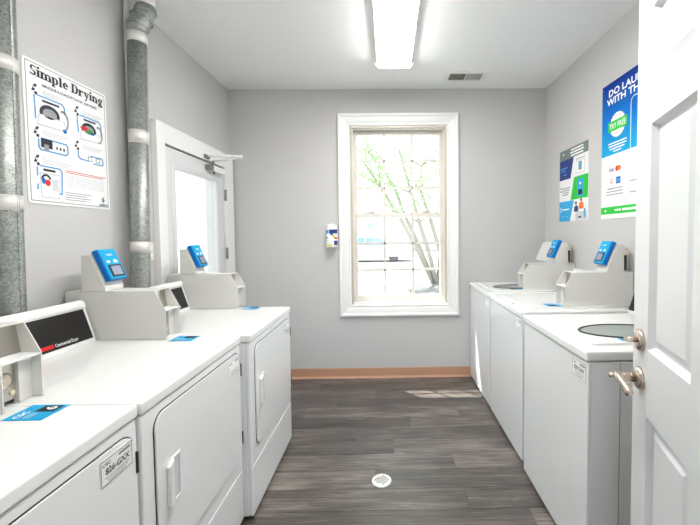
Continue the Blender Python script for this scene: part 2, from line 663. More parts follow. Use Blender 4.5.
def sash(y0, y1, z0, z1, top, bot, name):
    st = 0.042
    part(MB().box(SX0, SX0 + st, y0, y1, z0, z1, 0.003), 'sash_stile', M_sash, win)
    part(MB().box(SX1 - st, SX1, y0, y1, z0, z1, 0.003), 'sash_stile', M_sash, win)
    part(MB().box(SX0 + st, SX1 - st, y0, y1, z1 - top, z1, 0.003), 'sash_rail', M_sash, win)
    part(MB().box(SX0 + st, SX1 - st, y0, y1, z0, z0 + bot, 0.003), 'sash_rail', M_sash, win)
    gx0, gx1, gz0, gz1 = SX0 + st, SX1 - st, z0 + bot, z1 - top
    mw = 0.024
    ym = (y0 + y1) / 2
    w = (gx1 - gx0 - 2 * mw) / 3
    h = (gz1 - gz0 - 2 * mw) / 3
    prof = lambda c: [(c - mw / 2, ym + 0.003), (c - mw / 2, ym - 0.004), (c - mw / 3, ym - 0.007), (c + mw / 3, ym - 0.007), (c + mw / 2, ym - 0.004), (c + mw / 2, ym + 0.003), (c + mw / 4, ym + 0.006), (c - mw / 4, ym + 0.006)]
    for i in (1, 2):
        c = gx0 + i * w + (i - 0.5) * mw
        part(MB().prism(prof(c), gz0, gz1, axis='z'), 'muntin', M_sash, win)
        cz = gz0 + i * h + (i - 0.5) * mw
        q = MB().prism([(b, a) for a, b in prof(cz)], gx0, gx1, axis='x')
        part(q, 'muntin', M_sash, win)
    for i in range(3):
        for k in range(3):
            x = gx0 + i * (w + mw)
            z = gz0 + k * (h + mw)
            part(MB().box(x - 0.004, x + w + 0.004, ym - 0.0015, ym + 0.0015, z - 0.004, z + h + 0.004), 'pane', M_pane, win)


sash(B + 0.055, B + 0.092, WZ0 + 0.026, 1.615, 0.042, 0.062, 'lower')
sash(B + 0.096, B + 0.132, 1.572, WZ1 - JT, 0.045, 0.042, 'upper')
for x in (-0.17, 0.38):
    part(MB().box(x - 0.045, x + 0.045, B + 0.06, B + 0.088, 1.615, 1.628, 0.004).box(x - 0.02, x + 0.02, B + 0.065, B + 0.083, 1.628, 1.637, 0.003), 'tilt_latch', M_liner, win)

# ------------------------------------------------------------------ door_1: glazed door in the left wall
d1 = empty_struct('door_1', (L, (DY0 + DY1) / 2, 0), 'white glazed exterior door in the left wall with a closer', 'door')
XF = L + 0.040      # casing face
part(MB().box(L, XF, 2.287, 2.372, 0, 2.152, 0.003), 'casing', M_trim, d1)
part(MB().box(L, XF, 3.222, 3.392, 0, 2.152, 0.003), 'casing', M_trim, d1)
part(MB().box(L, XF, 2.372, 3.222, 2.022, 2.152, 0.003), 'casing', M_trim, d1)
part(MB().box(L - WT, L, DY0, DY0 + 0.03, 0, DZ1), 'jamb', M_trim, d1)
part(MB().box(L - WT, L, DY1 - 0.02, DY1, 0, DZ1), 'jamb', M_trim, d1)
part(MB().box(L - WT, L, DY0 + 0.03, DY1 - 0.02, DZ1 - 0.02, DZ1), 'head_jamb', M_trim, d1)
part(MB().box(L - WT, L + 0.02, DY0 + 0.03, DY1 - 0.02, 0, 0.02, 0.003), 'threshold', M_chrome, d1)
LX0, LX1 = L - 0.022, L + 0.020
leaf_y0, leaf_y1, leaf_z0, leaf_z1 = 2.377, 3.212, 0.024, 2.014
gy0, gy1, gz0, gz1 = 2.488, 3.083, 0.30, 1.880
part(MB().box(LX0, LX1, leaf_y0, gy0, leaf_z0, leaf_z1, 0.002), 'stile', M_door, d1)
part(MB().box(LX0, LX1, gy1, leaf_y1, leaf_z0, leaf_z1, 0.002), 'stile', M_door, d1)
part(MB().box(LX0, LX1, gy0, gy1, gz1, leaf_z1, 0.002), 'rail', M_door, d1)
part(MB().box(LX0, LX1, gy0, gy1, leaf_z0, gz0, 0.002), 'rail', M_door, d1)
for side in ('left', 'right', 'top', 'bottom'):
    q = MB()
    frame_piece(q, (gy0, gy1, gz0, gz1), [(-0.006, -0.01), (-0.006, 0.006), (0.004, 0.012), (0.024, 0.012), (0.034, 0.004), (0.034, -0.001), (0.0, -0.001)], side,
                lambda a, b, h: (LX1 + h, a, b))
    part(q, 'glazing_bead', M_door, d1)
part(MB().box(L - 0.004, L + 0.002, gy0 - 0.008, gy1 + 0.008, gz0 - 0.008, gz1 + 0.008), 'pane', M_pane, d1)
for z in (1.775, 1.25, 0.35):
    h = part(MB().tube([(XF - 0.002, 3.222, z - 0.05), (XF - 0.002, 3.222, z + 0.05)], 0.0085, 10).box(XF - 0.001, XF + 0.002, 3.222, 3.244, z - 0.05, z + 0.05), 'hinge', M_chrome, d1)
# dark strip painted in for the shaded gap over the leaf
part(MB().box(L - 0.02, L + 0.016, leaf_y0, leaf_y1, leaf_z1, 2.022), 'gap_shade_strip', M_dark, d1)
# closer: body on the leaf, shoe on the head, two arms reaching into the room
cl = part(MB().box(LX1, LX1 + 0.050, 2.965, 3.170, 1.945, 1.995, 0.006), 'closer_body', M_trim, d1)
part(MB().box(LX1 + 0.004, LX1 + 0.05, 2.905, 2.965, 1.952, 1.990, 0.005).tube([(LX1 + 0.03, 2.99, 1.995), (LX1 + 0.03, 2.99, 2.03)], 0.012, 12).tube([(LX1 + 0.03, 3.0, 1.945), (LX1 + 0.03, 3.0, 1.925)], 0.010, 12), 'closer_spindle', M_chrome, d1)
part(MB().box(XF, XF + 0.02, 2.855, 2.925, 2.033, 2.062, 0.004), 'closer_shoe', M_chrome, d1)
E1 = (-1.235, 3.02, 2.075)
part(MB().tube([(LX1 + 0.03, 2.99, 2.032), (-1.34, 3.0, 2.045), E1], 0.009, 8), 'closer_arm', M_trim, d1)
part(MB().tube([(XF + 0.02, 2.89, 2.05), (-1.35, 2.95, 2.07), E1], 0.009, 8).tube([(E1[0], E1[1], E1[2] - 0.02), (E1[0], E1[1], E1[2] + 0.014)], 0.011, 10), 'closer_arm', M_trim, d1)
part(MB().tube([(LX1, 2.43, 0.98), (LX1 + 0.05, 2.43, 0.98)], 0.012, 12).lathe([(0.012, 0.04), (0.028, 0.05), (0.030, 0.07), (0.018, 0.085)], (LX1, 2.43, 0.98), (1, 0, 0), 18), 'knob', M_nickel, d1)

# ------------------------------------------------------------------ door_2: open six-panel door on the right
E0 = Vector((0.761, 1.0745, 0))
dh = Vector((-0.310, -0.951, 0)).normalized()           # from the free edge towards the hinges
hinge_pt = E0 + dh * 0.813
d2 = empty_struct('door_2', tuple(hinge_pt), 'white six-panel entrance door standing open on the right', 'door')
nrm = Vector((dh.y, -dh.x, 0))                            # visible face normal, towards the camera side
DW, DT = 0.813, 0.044


def dpt(s, h, z):
    """s from the free edge, h out of the visible face"""
    p = E0 + dh * s + nrm * h
    return Vector((p.x, p.y, z))


DM = Matrix(((dh.x, nrm.x, 0, E0.x), (dh.y, nrm.y, 0, E0.y), (0, 0, 1, 0), (0, 0, 0, 1)))   # local (s, h, z) -> world


def dpart(mb, name, m, parent=None, smooth=False):
    mb.xform(DM)
    return part(mb, name, m, parent or d2, smooth)


zb, zt = 0.012, 2.118
panels_z = [(0.245, 0.875), (1.066, 1.697), (1.806, 2.012)]
panels_s = [(0.110, 0.348), (0.465, 0.703)]
# stiles, mullion and rails, each its own board
dpart(MB().box(0, 0.110, -DT, 0, zb, zt, 0.0015), 'stile', M_door)
dpart(MB().box(0.703, DW, -DT, 0, zb, zt, 0.0015), 'stile', M_door)
for za, zc in panels_z:
    dpart(MB().box(0.348, 0.465, -DT, 0, za, zc), 'mullion', M_door)
zr = [(zb, 0.245), (0.875, 1.066), (1.697, 1.806), (2.012, zt)]
for za, zc in zr:
    dpart(MB().box(0.110, 0.703, -DT, 0, za, zc), 'rail', M_door)
for sa, sb in panels_s:
    for za, zc in panels_z:
        q = MB()
        steps = [(0.0, 0.0), (0.003, -0.004), (0.012, -0.016), (0.017, -0.016), (0.040, -0.006), (0.043, -0.006)]
        rings = []
        for d, h in steps:
            rings.append([q.bm.verts.new((x, h, z)) for x, z in ((sa + d, za + d), (sb - d, za + d), (sb - d, zc - d), (sa + d, zc - d))])
        for r0, r1 in zip(rings[:-1], rings[1:]):
            for k in range(4):
                q.bm.faces.new([r0[k], r0[(k + 1) % 4], r1[(k + 1) % 4], r1[k]])
        q.bm.faces.new(rings[-1])
        bk = [q.bm.verts.new((x, -DT + 0.008, z)) for x, z in ((sa, za), (sb, za), (sb, zc), (sa, zc))]
        q.bm.faces.new(bk[::-1])
        for k in range(4):
            q.bm.faces.new([rings[0][k], bk[k], bk[(k + 1) % 4], rings[0][(k + 1) % 4]])
        dpart(q, 'panel', M_door)
for z in (0.25, 1.06, 1.87):
    dpart(MB().tube([(DW + 0.004, 0.004, z - 0.05), (DW + 0.004, 0.004, z + 0.05)], 0.007, 10), 'hinge', M_nickel)
# deadbolt and lever
ZB, ZL, SB = 1.082, 0.969, 0.062
lock = dpart(MB().lathe([(0.032, 0.0), (0.032, 0.006), (0.028, 0.011), (0.016, 0.013)], (SB, 0, ZB), (0, 1, 0), 28), 'deadbolt', M_nickel, smooth=False)
part(MB().lathe([(0.008, 0.0), (0.008, 0.020), (0.006, 0.022)], (0, 0, 0), (0, 1, 0), 14).box(-0.015, 0.015, 0.014, 0.030, -0.005, 0.005, 0.003)
     .xform(Matrix.Translation((SB, 0.012, ZB))).xform(DM), 'thumb_turn', M_nickel, lock)
lev = dpart(MB().lathe([(0.033, 0.0), (0.033, 0.007), (0.029, 0.012), (0.017, 0.015)], (SB, 0, ZL), (0, 1, 0), 28), 'lever_handle', M_nickel)
q = MB()
q.lathe([(0.013, 0.0), (0.0125, 0.030), (0.0135, 0.042), (0.013, 0.052), (0.009, 0.056)], (SB, 0.012, ZL), (0, 1, 0), 20)
part(q.xform(DM), 'lever_neck', M_nickel, lev)
q = MB()
q.tube([(SB - 0.008, 0.058, ZL + 0.006), (SB + 0.012, 0.060, ZL + 0.004), (SB + 0.034, 0.057, ZL - 0.004), (SB + 0.058, 0.053, ZL - 0.012), (SB + 0.078, 0.051, ZL - 0.018), (SB + 0.084, 0.050, ZL - 0.019)],
       [0.0095, 0.0125, 0.0115, 0.0125, 0.0115, 0.006], 14)
part(q.xform(DM), 'lever_blade', M_nickel, lev)
part(MB().lathe([(0.008, 0.0), (0.008, 0.016), (0.005, 0.021)], (SB - 0.002, 0.062, ZL), (0, 1, 0), 14).xform(DM), 'lever_cap', M_nickel, lev)
# entrance lining
t = MB()
t.box(OX0, OX0 + 0.018, FY - 0.15, FY, 0, OZ).box(OX1 - 0.018, OX1, FY - 0.15, FY - 0.05, 0, OZ).box(OX0 + 0.018, OX1 - 0.018, FY - 0.15, FY, OZ - 0.004, OZ)
struct(t.build('trim_1', M_trim), 'white lining of the entrance opening', 'door frame')

# ------------------------------------------------------------------ dryers and washers
# machine space: X out of the front face (0 = front), Y from near to far, Z up.  Mirrored in X for the washers.
MW = 0.684


class Machine:
    def __init__(self, name, label, cat, group, loc, sgn):
        self.t = thing(name, label, cat, loc, group)
        self.s = sgn

    def add(self, mb, name, m, parent=None, smooth=False, label=None):
        if self.s < 0:
            mb.xform(Matrix.Scale(-1, 4, (1, 0, 0)))
        o = mb.build(name, m, parent or self.t, smooth)
        if label:
            o['label'] = label
        return o

    def printed(self, origin, right, up, parent):
        f = lambda v: Vector((v[0] * self.s, v[1], v[2]))
        return Printed(f(origin), f(right), f(up), parent)


def meter_case(mc, y0, y1, x_front, top_z, base, x_back):
    """coin meter case: two side plates with a sloped front corner, recessed coin panel, ledge, lock plate"""
    xf, xs = x_front, x_front - 0.048
    poly = [(xf, base + 0.002), (xf, base + 0.136), (xs, top_z), (x_back, top_z), (x_back, base + 0.002)]
    c = mc.add(MB().box(x_back + 0.001, xs - 0.030, y0 + 0.003, y1 - 0.003, base + 0.002, top_z - 0.003), 'meter_case', M_case, label='light grey sheet metal coin meter case')
    for ya in (y0, y1 - 0.003):
        mc.add(MB().prism(poly, ya, ya + 0.003, axis='y'), 'side_plate', M_case, c)
    mc.add(MB().box(x_back, xs, y0 + 0.003, y1 - 0.003, top_z - 0.003, top_z), 'top_plate', M_case, c)
    mc.add(MB().prism([(xf - 0.001, base + 0.130), (xf - 0.001, base + 0.134), (xf - 0.058, base + 0.137), (xf - 0.058, base + 0.133)], y0 + 0.003, y1 - 0.003, axis='y'), 'ledge', M_enamel2, c)
    cp = mc.add(MB().prism([(xf - 0.058, base + 0.137), (xs - 0.024, top_z - 0.003), (xs - 0.030, top_z - 0.003), (xf - 0.066, base + 0.137)], y0 + 0.003, y1 - 0.003, axis='y'), 'coin_panel', M_steel, c)
    lp = mc.add(MB().box(xf - 0.046, xf - 0.040, y0 + 0.004, y1 - 0.040, base + 0.014, base + 0.130, 0.001), 'lock_plate', M_steel, c)
    ly, lz = (y0 + y1 - 0.04) / 2, base + 0.075
    q = MB().lathe([(0.024, 0.0), (0.024, 0.006), (0.019, 0.011), (0.010, 0.012)], (xf - 0.040, ly, lz), (1, 0, 0), 22)
    mc.add(q, 'lock', M_nickel, c)
    mc.add(MB().lathe([(0.0075, 0), (0.0075, 0.003), (0.004, 0.005)], (xf - 0.040, y1 - 0.050, base + 0.034), (1, 0, 0), 14), 'screw', M_cream, c)
    mc.add(MB().box(xf - 0.046, xf - 0.030, y1 - 0.040, y1 - 0.003, base + 0.002, base + 0.130), 'filler_plate', M_case, c)
    mc.add(MB().box(x_back + 0.035, x_back + 0.07, y0 - 0.0006, y0, top_z - 0.034, top_z - 0.029), 'slot', M_lgrey, c)
    return c


def id_label(mc, y0, y1, z0, z1, x, parent, code):
    """asset tag facing the aisle; right for the reader of a front face is -Y for dryers mirrored, so use s"""
    w, h = y1 - y0, z1 - z0
    plate = mc.add(MB().prism(rrect(y0, y1, z0, z1, 0.004, 3), x, x + 0.0012, axis='x'), 'id_label', M_white, parent)
    # reading direction: dryers (facing +X) read towards +Y; washers (facing -X) read towards -Y
    if mc.s > 0:
        pr = mc.printed((x + 0.0012, y0, z0), (0, 1, 0), (0, 0, 1), plate)
    else:
        pr = mc.printed((x + 0.0012, y1, z0), (0, -1, 0), (0, 0, 1), plate)
    bw = 0.0016
    for a, b, c, d in ((0.002, 0.002, w - 0.002, 0.002 + bw), (0.002, h - 0.002 - bw, w - 0.002, h - 0.002), (0.002, 0.002, 0.002 + bw, h - 0.002), (w - 0.002 - bw, 0.002, w - 0.002, h - 0.002)):
        pr.rect('border', M_ink, a, b, c, d)
    pr.text('lettering', M_ink, 'CSC', 0.006, h * 0.74, h * 0.17, bold=0.0002, width=w * 0.24)
    pr.rect('lettering', M_ink, w * 0.55, h * 0.77, w * 0.93, h * 0.82)
    pr.rect('lettering', M_grey, w * 0.55, h * 0.845, w * 0.93, h * 0.875)
    if code:
        pr.text('lettering', M_ink, code, w * 0.14, h * 0.40, h * 0.34, bold=0.0003, width=w * 0.74)
    for k in range(3):
        pr.rect('lettering', M_grey, w * (0.12 + 0.05 * k), h * (0.27 - 0.085 * k), w * (0.88 - 0.05 * k), h * (0.30 - 0.085 * k))
    pr.build()


def top_sticker(mc, x0, x1, y0, y1, z, number):
    """blue payment sticker lying on the machine top"""
    st = mc.add(MB().box(x0, x1, y0, y1, z, z + 0.0008), 'sticker', M_blue)
    w, h = (y1 - y0), (x1 - x0)
    if mc.s > 0:
        pr = mc.printed((x1, y0, z + 0.0008), (0, 1, 0), (-1, 0, 0), st)
    else:
        pr = mc.printed((x1, y1, z + 0.0008), (0, -1, 0), (-1, 0, 0), st)
    pr.rect('print', M_ink, w * 0.52, h * 0.10, w * 0.94, h * 0.60)
    if number:
        pr.text('lettering', M_white, number, w * 0.64, h * 0.20, h * 0.36, bold=0.0012)
    pr.text('lettering', M_white, 'CSC', w * 0.08, h * 0.68, h * 0.2, bold=0.0006)
    for k in range(2):
        pr.rect('lettering', M_lgrey, w * 0.10, h * (0.52 - 0.09 * k), w * 0.46, h * (0.55 - 0.09 * k))
    pr.build()


def console(mc, y0, y1, base, xb, title, red_y):
    """sloped control console with black fascia"""
    xo = xb
    poly = [(xo + 0.052, base), (xo + 0.050, base + 0.020), (xo + 0.007, base + 0.153), (xo + 0.012, base + 0.160), (xo + 0.012, base + 0.172), (xo + 0.004, base + 0.186), (xo - 0.006, base + 0.192), (xo - 0.012, base + 0.19), (xo - 0.012, base)]
    mc.add(MB().prism(poly, y0, y1, axis='y', bev=0.002, seg=1), 'console', M_enamel)
    a = Vector((xo + 0.0495, 0, base + 0.0215))
    b = Vector((xo + 0.0075, 0, base + 0.1515))
    n = Vector((0.952, 0, 0.307))
    ya, yb = y0 + 0.018, y1 - (0.014 if mc.s > 0 else 0.005)
    q = MB()
    P = lambda p, y, h: (p.x + n.x * h, y, p.z + n.z * h)
    va = [q.bm.verts.new(v) for v in (P(a, ya, 0), P(a, yb, 0), P(b, yb, 0), P(b, ya, 0))]
    vb = [q.bm.verts.new(v) for v in (P(a, ya, .0025), P(a, yb, .0025), P(b, yb, .0025), P(b, ya, .0025))]
    q.bm.faces.new(va[::-1])
    q.bm.faces.new(vb)
    for k in range(4):
        q.bm.faces.new([va[k], va[(k + 1) % 4], vb[(k + 1) % 4], vb[k]])
    fa = mc.add(q, 'fascia', M_black)
    upv = (b - a).normalized()
    o = a + n * 0.0026
    if mc.s > 0:
        pr = mc.printed((o.x, ya, o.z), (0, 1, 0), upv, fa)
        u = red_y - ya
    else:
        pr = mc.printed((o.x, yb, o.z), (0, -1, 0), upv, fa)
        u = yb - red_y
    pr.rect('red_bar', M_red, u, 0.010, u + 0.058, 0.025)
    pr.text('lettering', M_white, title, u + 0.064, 0.011, 0.019, bold=0.0002, width=0.105)
    pr.build()
    return fa


def feet(mc, depth):
    for x in (-0.05, -depth + 0.05):
        for y in (0.05, 0.60):
            mc.add(MB().lathe([(0.022, 0.0), (0.022, 0.012), (0.010, 0.014), (0.010, 0.032)], (x, y, 0), (0, 0, 1), 14), 'foot', M_dark)


def make_dryer(label, loc, code, number, title='Commercial Dryer'):
    mc = Machine('clothes_dryer', label, 'dryer', 'coin dryers along the left wall', loc, 1)
    D = 0.690
    feet(mc, D)
    mc.add(MB().box(-D, -0.022, 0.001, MW - 0.001, 0.022, 0.884, 0.004), 'cabinet', M_enamel2)
    mc.add(MB().box(-0.022, 0.0, 0.001, MW - 0.001, 0.274, 0.884, 0.006), 'front_panel', M_enamel2)
    mc.add(MB().box(-0.022, 0.0, 0.001, MW - 0.001, 0.024, 0.270, 0.006), 'toe_panel', M_enamel2)
    mc.add(MB().box(-D - 0.002, 0.006, 0.0, MW, 0.887, H_D, 0.0065, 2), 'top', M_enamel)
    # door with dark gap, pull, hinges
    dy0, dy1, dz0, dz1 = 0.056, 0.664, 0.345, 0.855
    dr = mc.add(MB().prism(rrect(dy0, dy1, dz0, dz1, 0.045, 8), 0.0002, 0.0065, axis='x', bev=0.0022, seg=2), 'door', M_enamel2)
    mc.add(MB().prism(rrect(dy0 - 0.0035, dy1 + 0.0035, dz0 - 0.0035, dz1 + 0.0035, 0.0485, 8), -0.001, 0.0014, axis='x'), 'door_gap', M_dark, dr)
    # pull: raised grip on the near side of a shallow pocket
    hy, hz0, hz1 = 0.098, 0.530, 0.682
    mc.add(MB().prism([(hy, hz0 + 0.004), (hy, hz1 - 0.012), (hy + 0.012, hz1 - 0.006), (hy + 0.026, hz1 + 0.002), (hy + 0.026, hz0 - 0.004)], 0.0065, 0.020, axis='x', bev=0.004, seg=2), 'grip', M_enamel, dr)
    q = MB()
    q.box(0.0065, 0.0105, hy + 0.026, hy + 0.074, hz0 - 0.004, hz0 + 0.010, 0.002)
    q.box(0.0065, 0.0105, hy + 0.026, hy + 0.074, hz1 - 0.010, hz1 + 0.002, 0.002)
    q.box(0.0065, 0.0105, hy + 0.066, hy + 0.074, hz0 + 0.008, hz1 - 0.008, 0.002)
    mc.add(q, 'pocket_rim', M_enamel, dr)
    mc.add(MB().box(0.0060, 0.0070, hy + 0.026, hy + 0.068, hz0 + 0.008, hz1 - 0.008), 'pocket', M_lgrey, dr)  # flat grey plate, the pocket's shade is put into its colour
    for z in (0.762, 0.432):
        mc.add(MB().box(0.001, 0.009, dy1 + 0.002, dy1 + 0.010, z - 0.030, z + 0.030, 0.001), 'hinge', M_dark, dr)
    id_label(mc, 0.543, 0.652, 0.774, 0.842, 0.0066, dr, code)
    console(mc, 0.062, 0.618, H_D, -0.680, title, 0.362)
    meter_case(mc, 0.630, 0.742, -0.316, 1.152, H_D, -0.770)
    top_sticker(mc, -0.288, -0.184, 0.597, 0.683, H_D + 0.0005, number)
    return mc


def make_washer(label, loc, code, number, window, case_y=0.090, title='Commercial Washer'):
    mc = Machine('clothes_washer', label, 'washer', 'coin washers along the right wall', loc, -1)
    D = 0.690
    feet(mc, D)
    W = 0.650
    mc.add(MB().box(-D, -0.014, 0.001, W - 0.001, 0.030, 0.890, 0.003), 'cabinet', M_enamel2)
    mc.add(MB().box(-0.014, 0.0, 0.0, W, 0.022, 0.889, 0.005), 'front_panel', M_enamel2)
    mc.add(MB().box(-0.130, -0.128, -0.0012, 0.001, 0.03, 0.886), 'side_seam', M_grey)
    top = mc.add(MB().box(-D - 0.002, 0.008, -0.002, W + 0.002, 0.893, H_W, 0.0075, 2), 'top', M_enamel)
    # lid
    lx0, lx1, ly0, ly1 = -0.565, -0.052, 0.070, W - 0.080
    lid = mc.add(MB().prism(rrect(lx0, lx1, ly0, ly1, 0.03, 6), H_W - 0.001, H_W + 0.010, axis='z', bev=0.003, seg=2), 'lid', M_enamel)
    if window:
        cx, cy, a, b = -0.310, 0.245, 0.210, 0.118
        z = H_W + 0.010
        q = MB()
        prof = [(1.0, 0.0), (1.0, 0.004), (0.96, 0.006), (0.93, 0.004), (0.925, -0.0)]
        n = 40
        rings = [[q.bm.verts.new((cx + a * r * math.cos(2 * math.pi * k / n), cy + b * r * math.sin(2 * math.pi * k / n), z + h)) for k in range(n)] for r, h in prof]
        for r0, r1 in zip(rings[:-1], rings[1:]):
            for k in range(n):
                q.bm.faces.new([r0[k], r0[(k + 1) % n], r1[(k + 1) % n], r1[k]])
        mc.add(q, 'window_rim', M_black, lid, True)
        q = MB()
        prof = [(0.926, 0.0016), (0.7, 0.003), (0.4, 0.0042), (0.1, 0.0048)]
        rings = [[q.bm.verts.new((cx + a * r * math.cos(2 * math.pi * k / n), cy + b * r * math.sin(2 * math.pi * k / n), z + h)) for k in range(n)] for r, h in prof]
        for r0, r1 in zip(rings[:-1], rings[1:]):
            for k in range(n):
                q.bm.faces.new([r0[k], r0[(k + 1) % n], r1[(k + 1) % n], r1[k]])
        q.bm.faces.new(rings[-1])
        mc.add(q, 'lid_window', M_lidglass, lid, True)
    else:
        mc.add(MB().lathe([(0.006, 0), (0.006, 0.003), (0.003, 0.005)], (-0.032, 0.235, H_W), (0, 0, 1), 10), 'bumper', M_dark, lid)
    id_label(mc, 0.010, 0.112, 0.806, 0.876, 0.0004, None, code)
    console(mc, case_y + 0.122, W - 0.001, H_W, -0.655, title, W - 0.10)
    meter_case(mc, case_y, case_y + 0.115, -0.302, 1.154, H_W, -0.728)
    top_sticker(mc, -0.300, -0.200, 0.095, 0.185, H_W + 0.0105, number)
    return mc


M_lidglass = mat('lid_glass', (150, 158, 156), 0.06, spec=0.7)

make_dryer('white coin dryer nearest the camera, with the 826-GXX tag', (-0.724, 0.311, 0), '826-GXX', '6')
make_dryer('white coin dryer in the middle of the dryer row', (-0.7176, 0.997, 0), '', '')
make_dryer('white coin dryer farthest away, beside the glazed door', (-0.6735, 1.683, 0), '', '')
make_washer('white top-load washer nearest the camera, with an oval lid window', (0.779, 1.352, 0), '829-GXX', '', True, 0.035)
make_washer('white top-load washer in the middle of the washer row', (0.7945, 2.072, 0), '', '', False)
make_washer('white top-load washer farthest away, against the back wall', (0.7945, 2.757, 0), '', '', True)


# ------------------------------------------------------------------ card readers on the meter cases
def card_reader(label, loc, sgn, wide=0.0):
    mc = Machine('card_reader', label, 'card reader', 'blue card readers on the machines', loc, sgn)
    W = 0.112
    wedge = [(-0.110, 0.0), (-0.106, 0.166), (-0.066, 0.168), (0.0, 0.016), (0.0, 0.0)]
    mc.add(MB().prism(wedge, 0.0, W + wide, axis='y', bev=0.002, seg=1), 'stand', M_case)
    A = Vector((-0.066, 0, 0.168))
    dd = Vector((0.396, 0, -0.918)).normalized()
    nn = Vector((0.918, 0, 0.396)).normalized()
    y0, y1 = 0.006, W - 0.006

    def slab(s0, s1, h0, h1, ya, yb, bev):
        q = MB()
        c = [A + dd * s + nn * h for s, h in ((s0, h0), (s1, h0), (s1, h1), (s0, h1))]
        q.prism([(v.x, v.z) for v in c], ya, yb, axis='y', bev=bev, seg=2)
        return q
    mc.add(slab(-0.004, 0.136, 0.0005, 0.008, y0, y1, 0.001), 'mount_plate', M_cream)
    body = mc.add(slab(-0.012, 0.142, 0.008, 0.036, y0 - 0.002, y1 + 0.002, 0.004), 'body', M_blue2)
    mc.add(slab(-0.010, 0.140, 0.036, 0.040, y0 + 0.002, y1 - 0.002, 0.0018), 'face', M_blue, body)
    bz = mc.add(slab(0.070, 0.130, 0.0402, 0.0425, y0 + 0.014, y1 - 0.012, 0.001), 'screen_bezel', M_black, body)
    mc.add(slab(0.078, 0.122, 0.0427, 0.0432, y0 + 0.024, y1 - 0.020, 0.0), 'screen', M_screen, body)
    o = A + dd * 0.140 + nn * 0.0404
    if sgn > 0:
        pr = mc.printed((o.x, y0, o.z), (0, 1, 0), tuple(-dd), body)
    else:
        pr = mc.printed((o.x, y1, o.z), (0, -1, 0), tuple(-dd), body)
    pr.text('lettering', M_white, 'CSC', 0.032, 0.116, 0.013, bold=0.0004, width=0.036)
    pr.rect('lettering', M_white, 0.018, 0.080, 0.036, 0.092)
    pr.rect('lettering', M_white, 0.056, 0.080, 0.082, 0.088)
    pr.rect('lettering', M_white, 0.060, 0.090, 0.078, 0.095)
    pr.build()
    if sgn < 0:
        mc.add(MB().box(-0.140, -0.110, 0.012, W - 0.012, 0.004, 0.150, 0.003), 'back_box', M_cream)
        mc.add(MB().box(-0.130, -0.110, 0.004, 0.012, 0.010, 0.105, 0.003), 'plug', M_black)
    if wide:
        mc.add(MB().prism([((A + dd * s + nn * h).x, (A + dd * s + nn * h).z) for s, h in ((0.06, 0.0), (0.10, 0.0), (0.10, 0.0015), (0.06, 0.0015))], W + 0.03, W + 0.09, axis='y'), 'notice', M_lgrey)
    return mc


card_reader('blue card reader on the middle dryer, in front of the galvanised duct', (-1.304, 1.628, 1.1525), 1)
card_reader('blue card reader on the far dryer, in front of the door glass', (-1.258, 2.314, 1.1525), 1)
card_reader('blue card reader on the middle washer, beside the open door', (1.356, 2.162, 1.1545), -1)
card_reader('blue card reader on the far washer, on a wide slanted stand', (1.356, 2.842, 1.1545), -1, 0.26)

# ------------------------------------------------------------------ vent ducts
def duct(label, x, y, bands, elbow, z0, lean):
    t = thing('vent_duct', label, 'duct', (x, y, z0), 'galvanised vent ducts on the left wall')
    t.rotation_euler.x = -lean
    r = 0.0480
    top = 2.56 if elbow else C
    q = MB().tube([(0, 0, 0), (0, 0, top - z0)], r, 28)
    q.box(r - 0.004, r + 0.0015, -0.004, 0.004, 0.0, top - z0)
    q.build('pipe', M_galv, t)
    for za, zb_ in bands:
        MB().tube([(0, 0, za - z0), (0, 0, zb_ - z0)], r + 0.0018, 28).build('tape_band', M_tape, t)
    if elbow:
        # crimped offset elbow of three gores, then the painted stub through the ceiling
        dx, dy = 0.030, 0.032
        MB().tube([(0, 0, top - z0 - 0.002), (0.001, 0.001, 2.585 - z0), (dx * 0.55, dy * 0.55, 2.655 - z0), (dx, dy, 2.712 - z0), (dx, dy, 2.73 - z0)], [r, r + 0.004, r + 0.005, r + 0.005, r + 0.002], 28).build('elbow', M_galv, t)
        for (cx, cy, cz, tilt) in ((0.002, 0.002, 2.598, 0.22), (dx * 0.5, dy * 0.5, 2.65, 0.5), (dx * 0.95, dy * 0.95, 2.705, 0.12)):
            ring = []
            for k in range(25):
                a = 2 * math.pi * k / 24
                px, py = (r + 0.0055) * math.cos(a), (r + 0.0055) * math.sin(a)
                ring.append((cx + px, cy + py, cz - z0 - tilt * (px + py) * 0.6))
            MB().tube(ring, 0.0028, 6, False).build('crimp', M_galv, t)
        MB().tube([(dx, dy, 2.715 - z0), (dx, dy, C - z0)], r + 0.001, 28).build('upper_pipe', M_tape, t)
    return t


duct('galvanised vent duct with an offset elbow near the ceiling', -1.4165, 1.985, [(2.500, 2.558), (1.930, 2.005), (1.315, 1.375)], True, 0.0, 0.032)
duct('galvanised vent duct at the left edge beside the drying poster', -1.4590, 1.345, [(2.03, 2.085), (1.505, 1.565)], False, 0.0, 0.014)
tag(MB().tube([(-1.4895, 2.092, 0.0), (-1.4895, 2.092, C)], 0.018, 16).build('conduit', M_trim), 'thin white conduit running up behind the elbowed duct', 'conduit')
sw = thing('wall_outlet', 'small cream wall outlet between the duct and the door casing', 'outlet', (L, 2.235, 1.31))
MB().box(0, 0.010, -0.036, 0.036, -0.057, 0.057, 0.003).build('cover_plate', M_cream, sw)
for dz in (-0.022, 0.022):
    MB().prism(rrect(-0.016, 0.016, dz - 0.014, dz + 0.014, 0.006, 4), 0.010, 0.012, axis='x').build('socket', M_trim, sw)

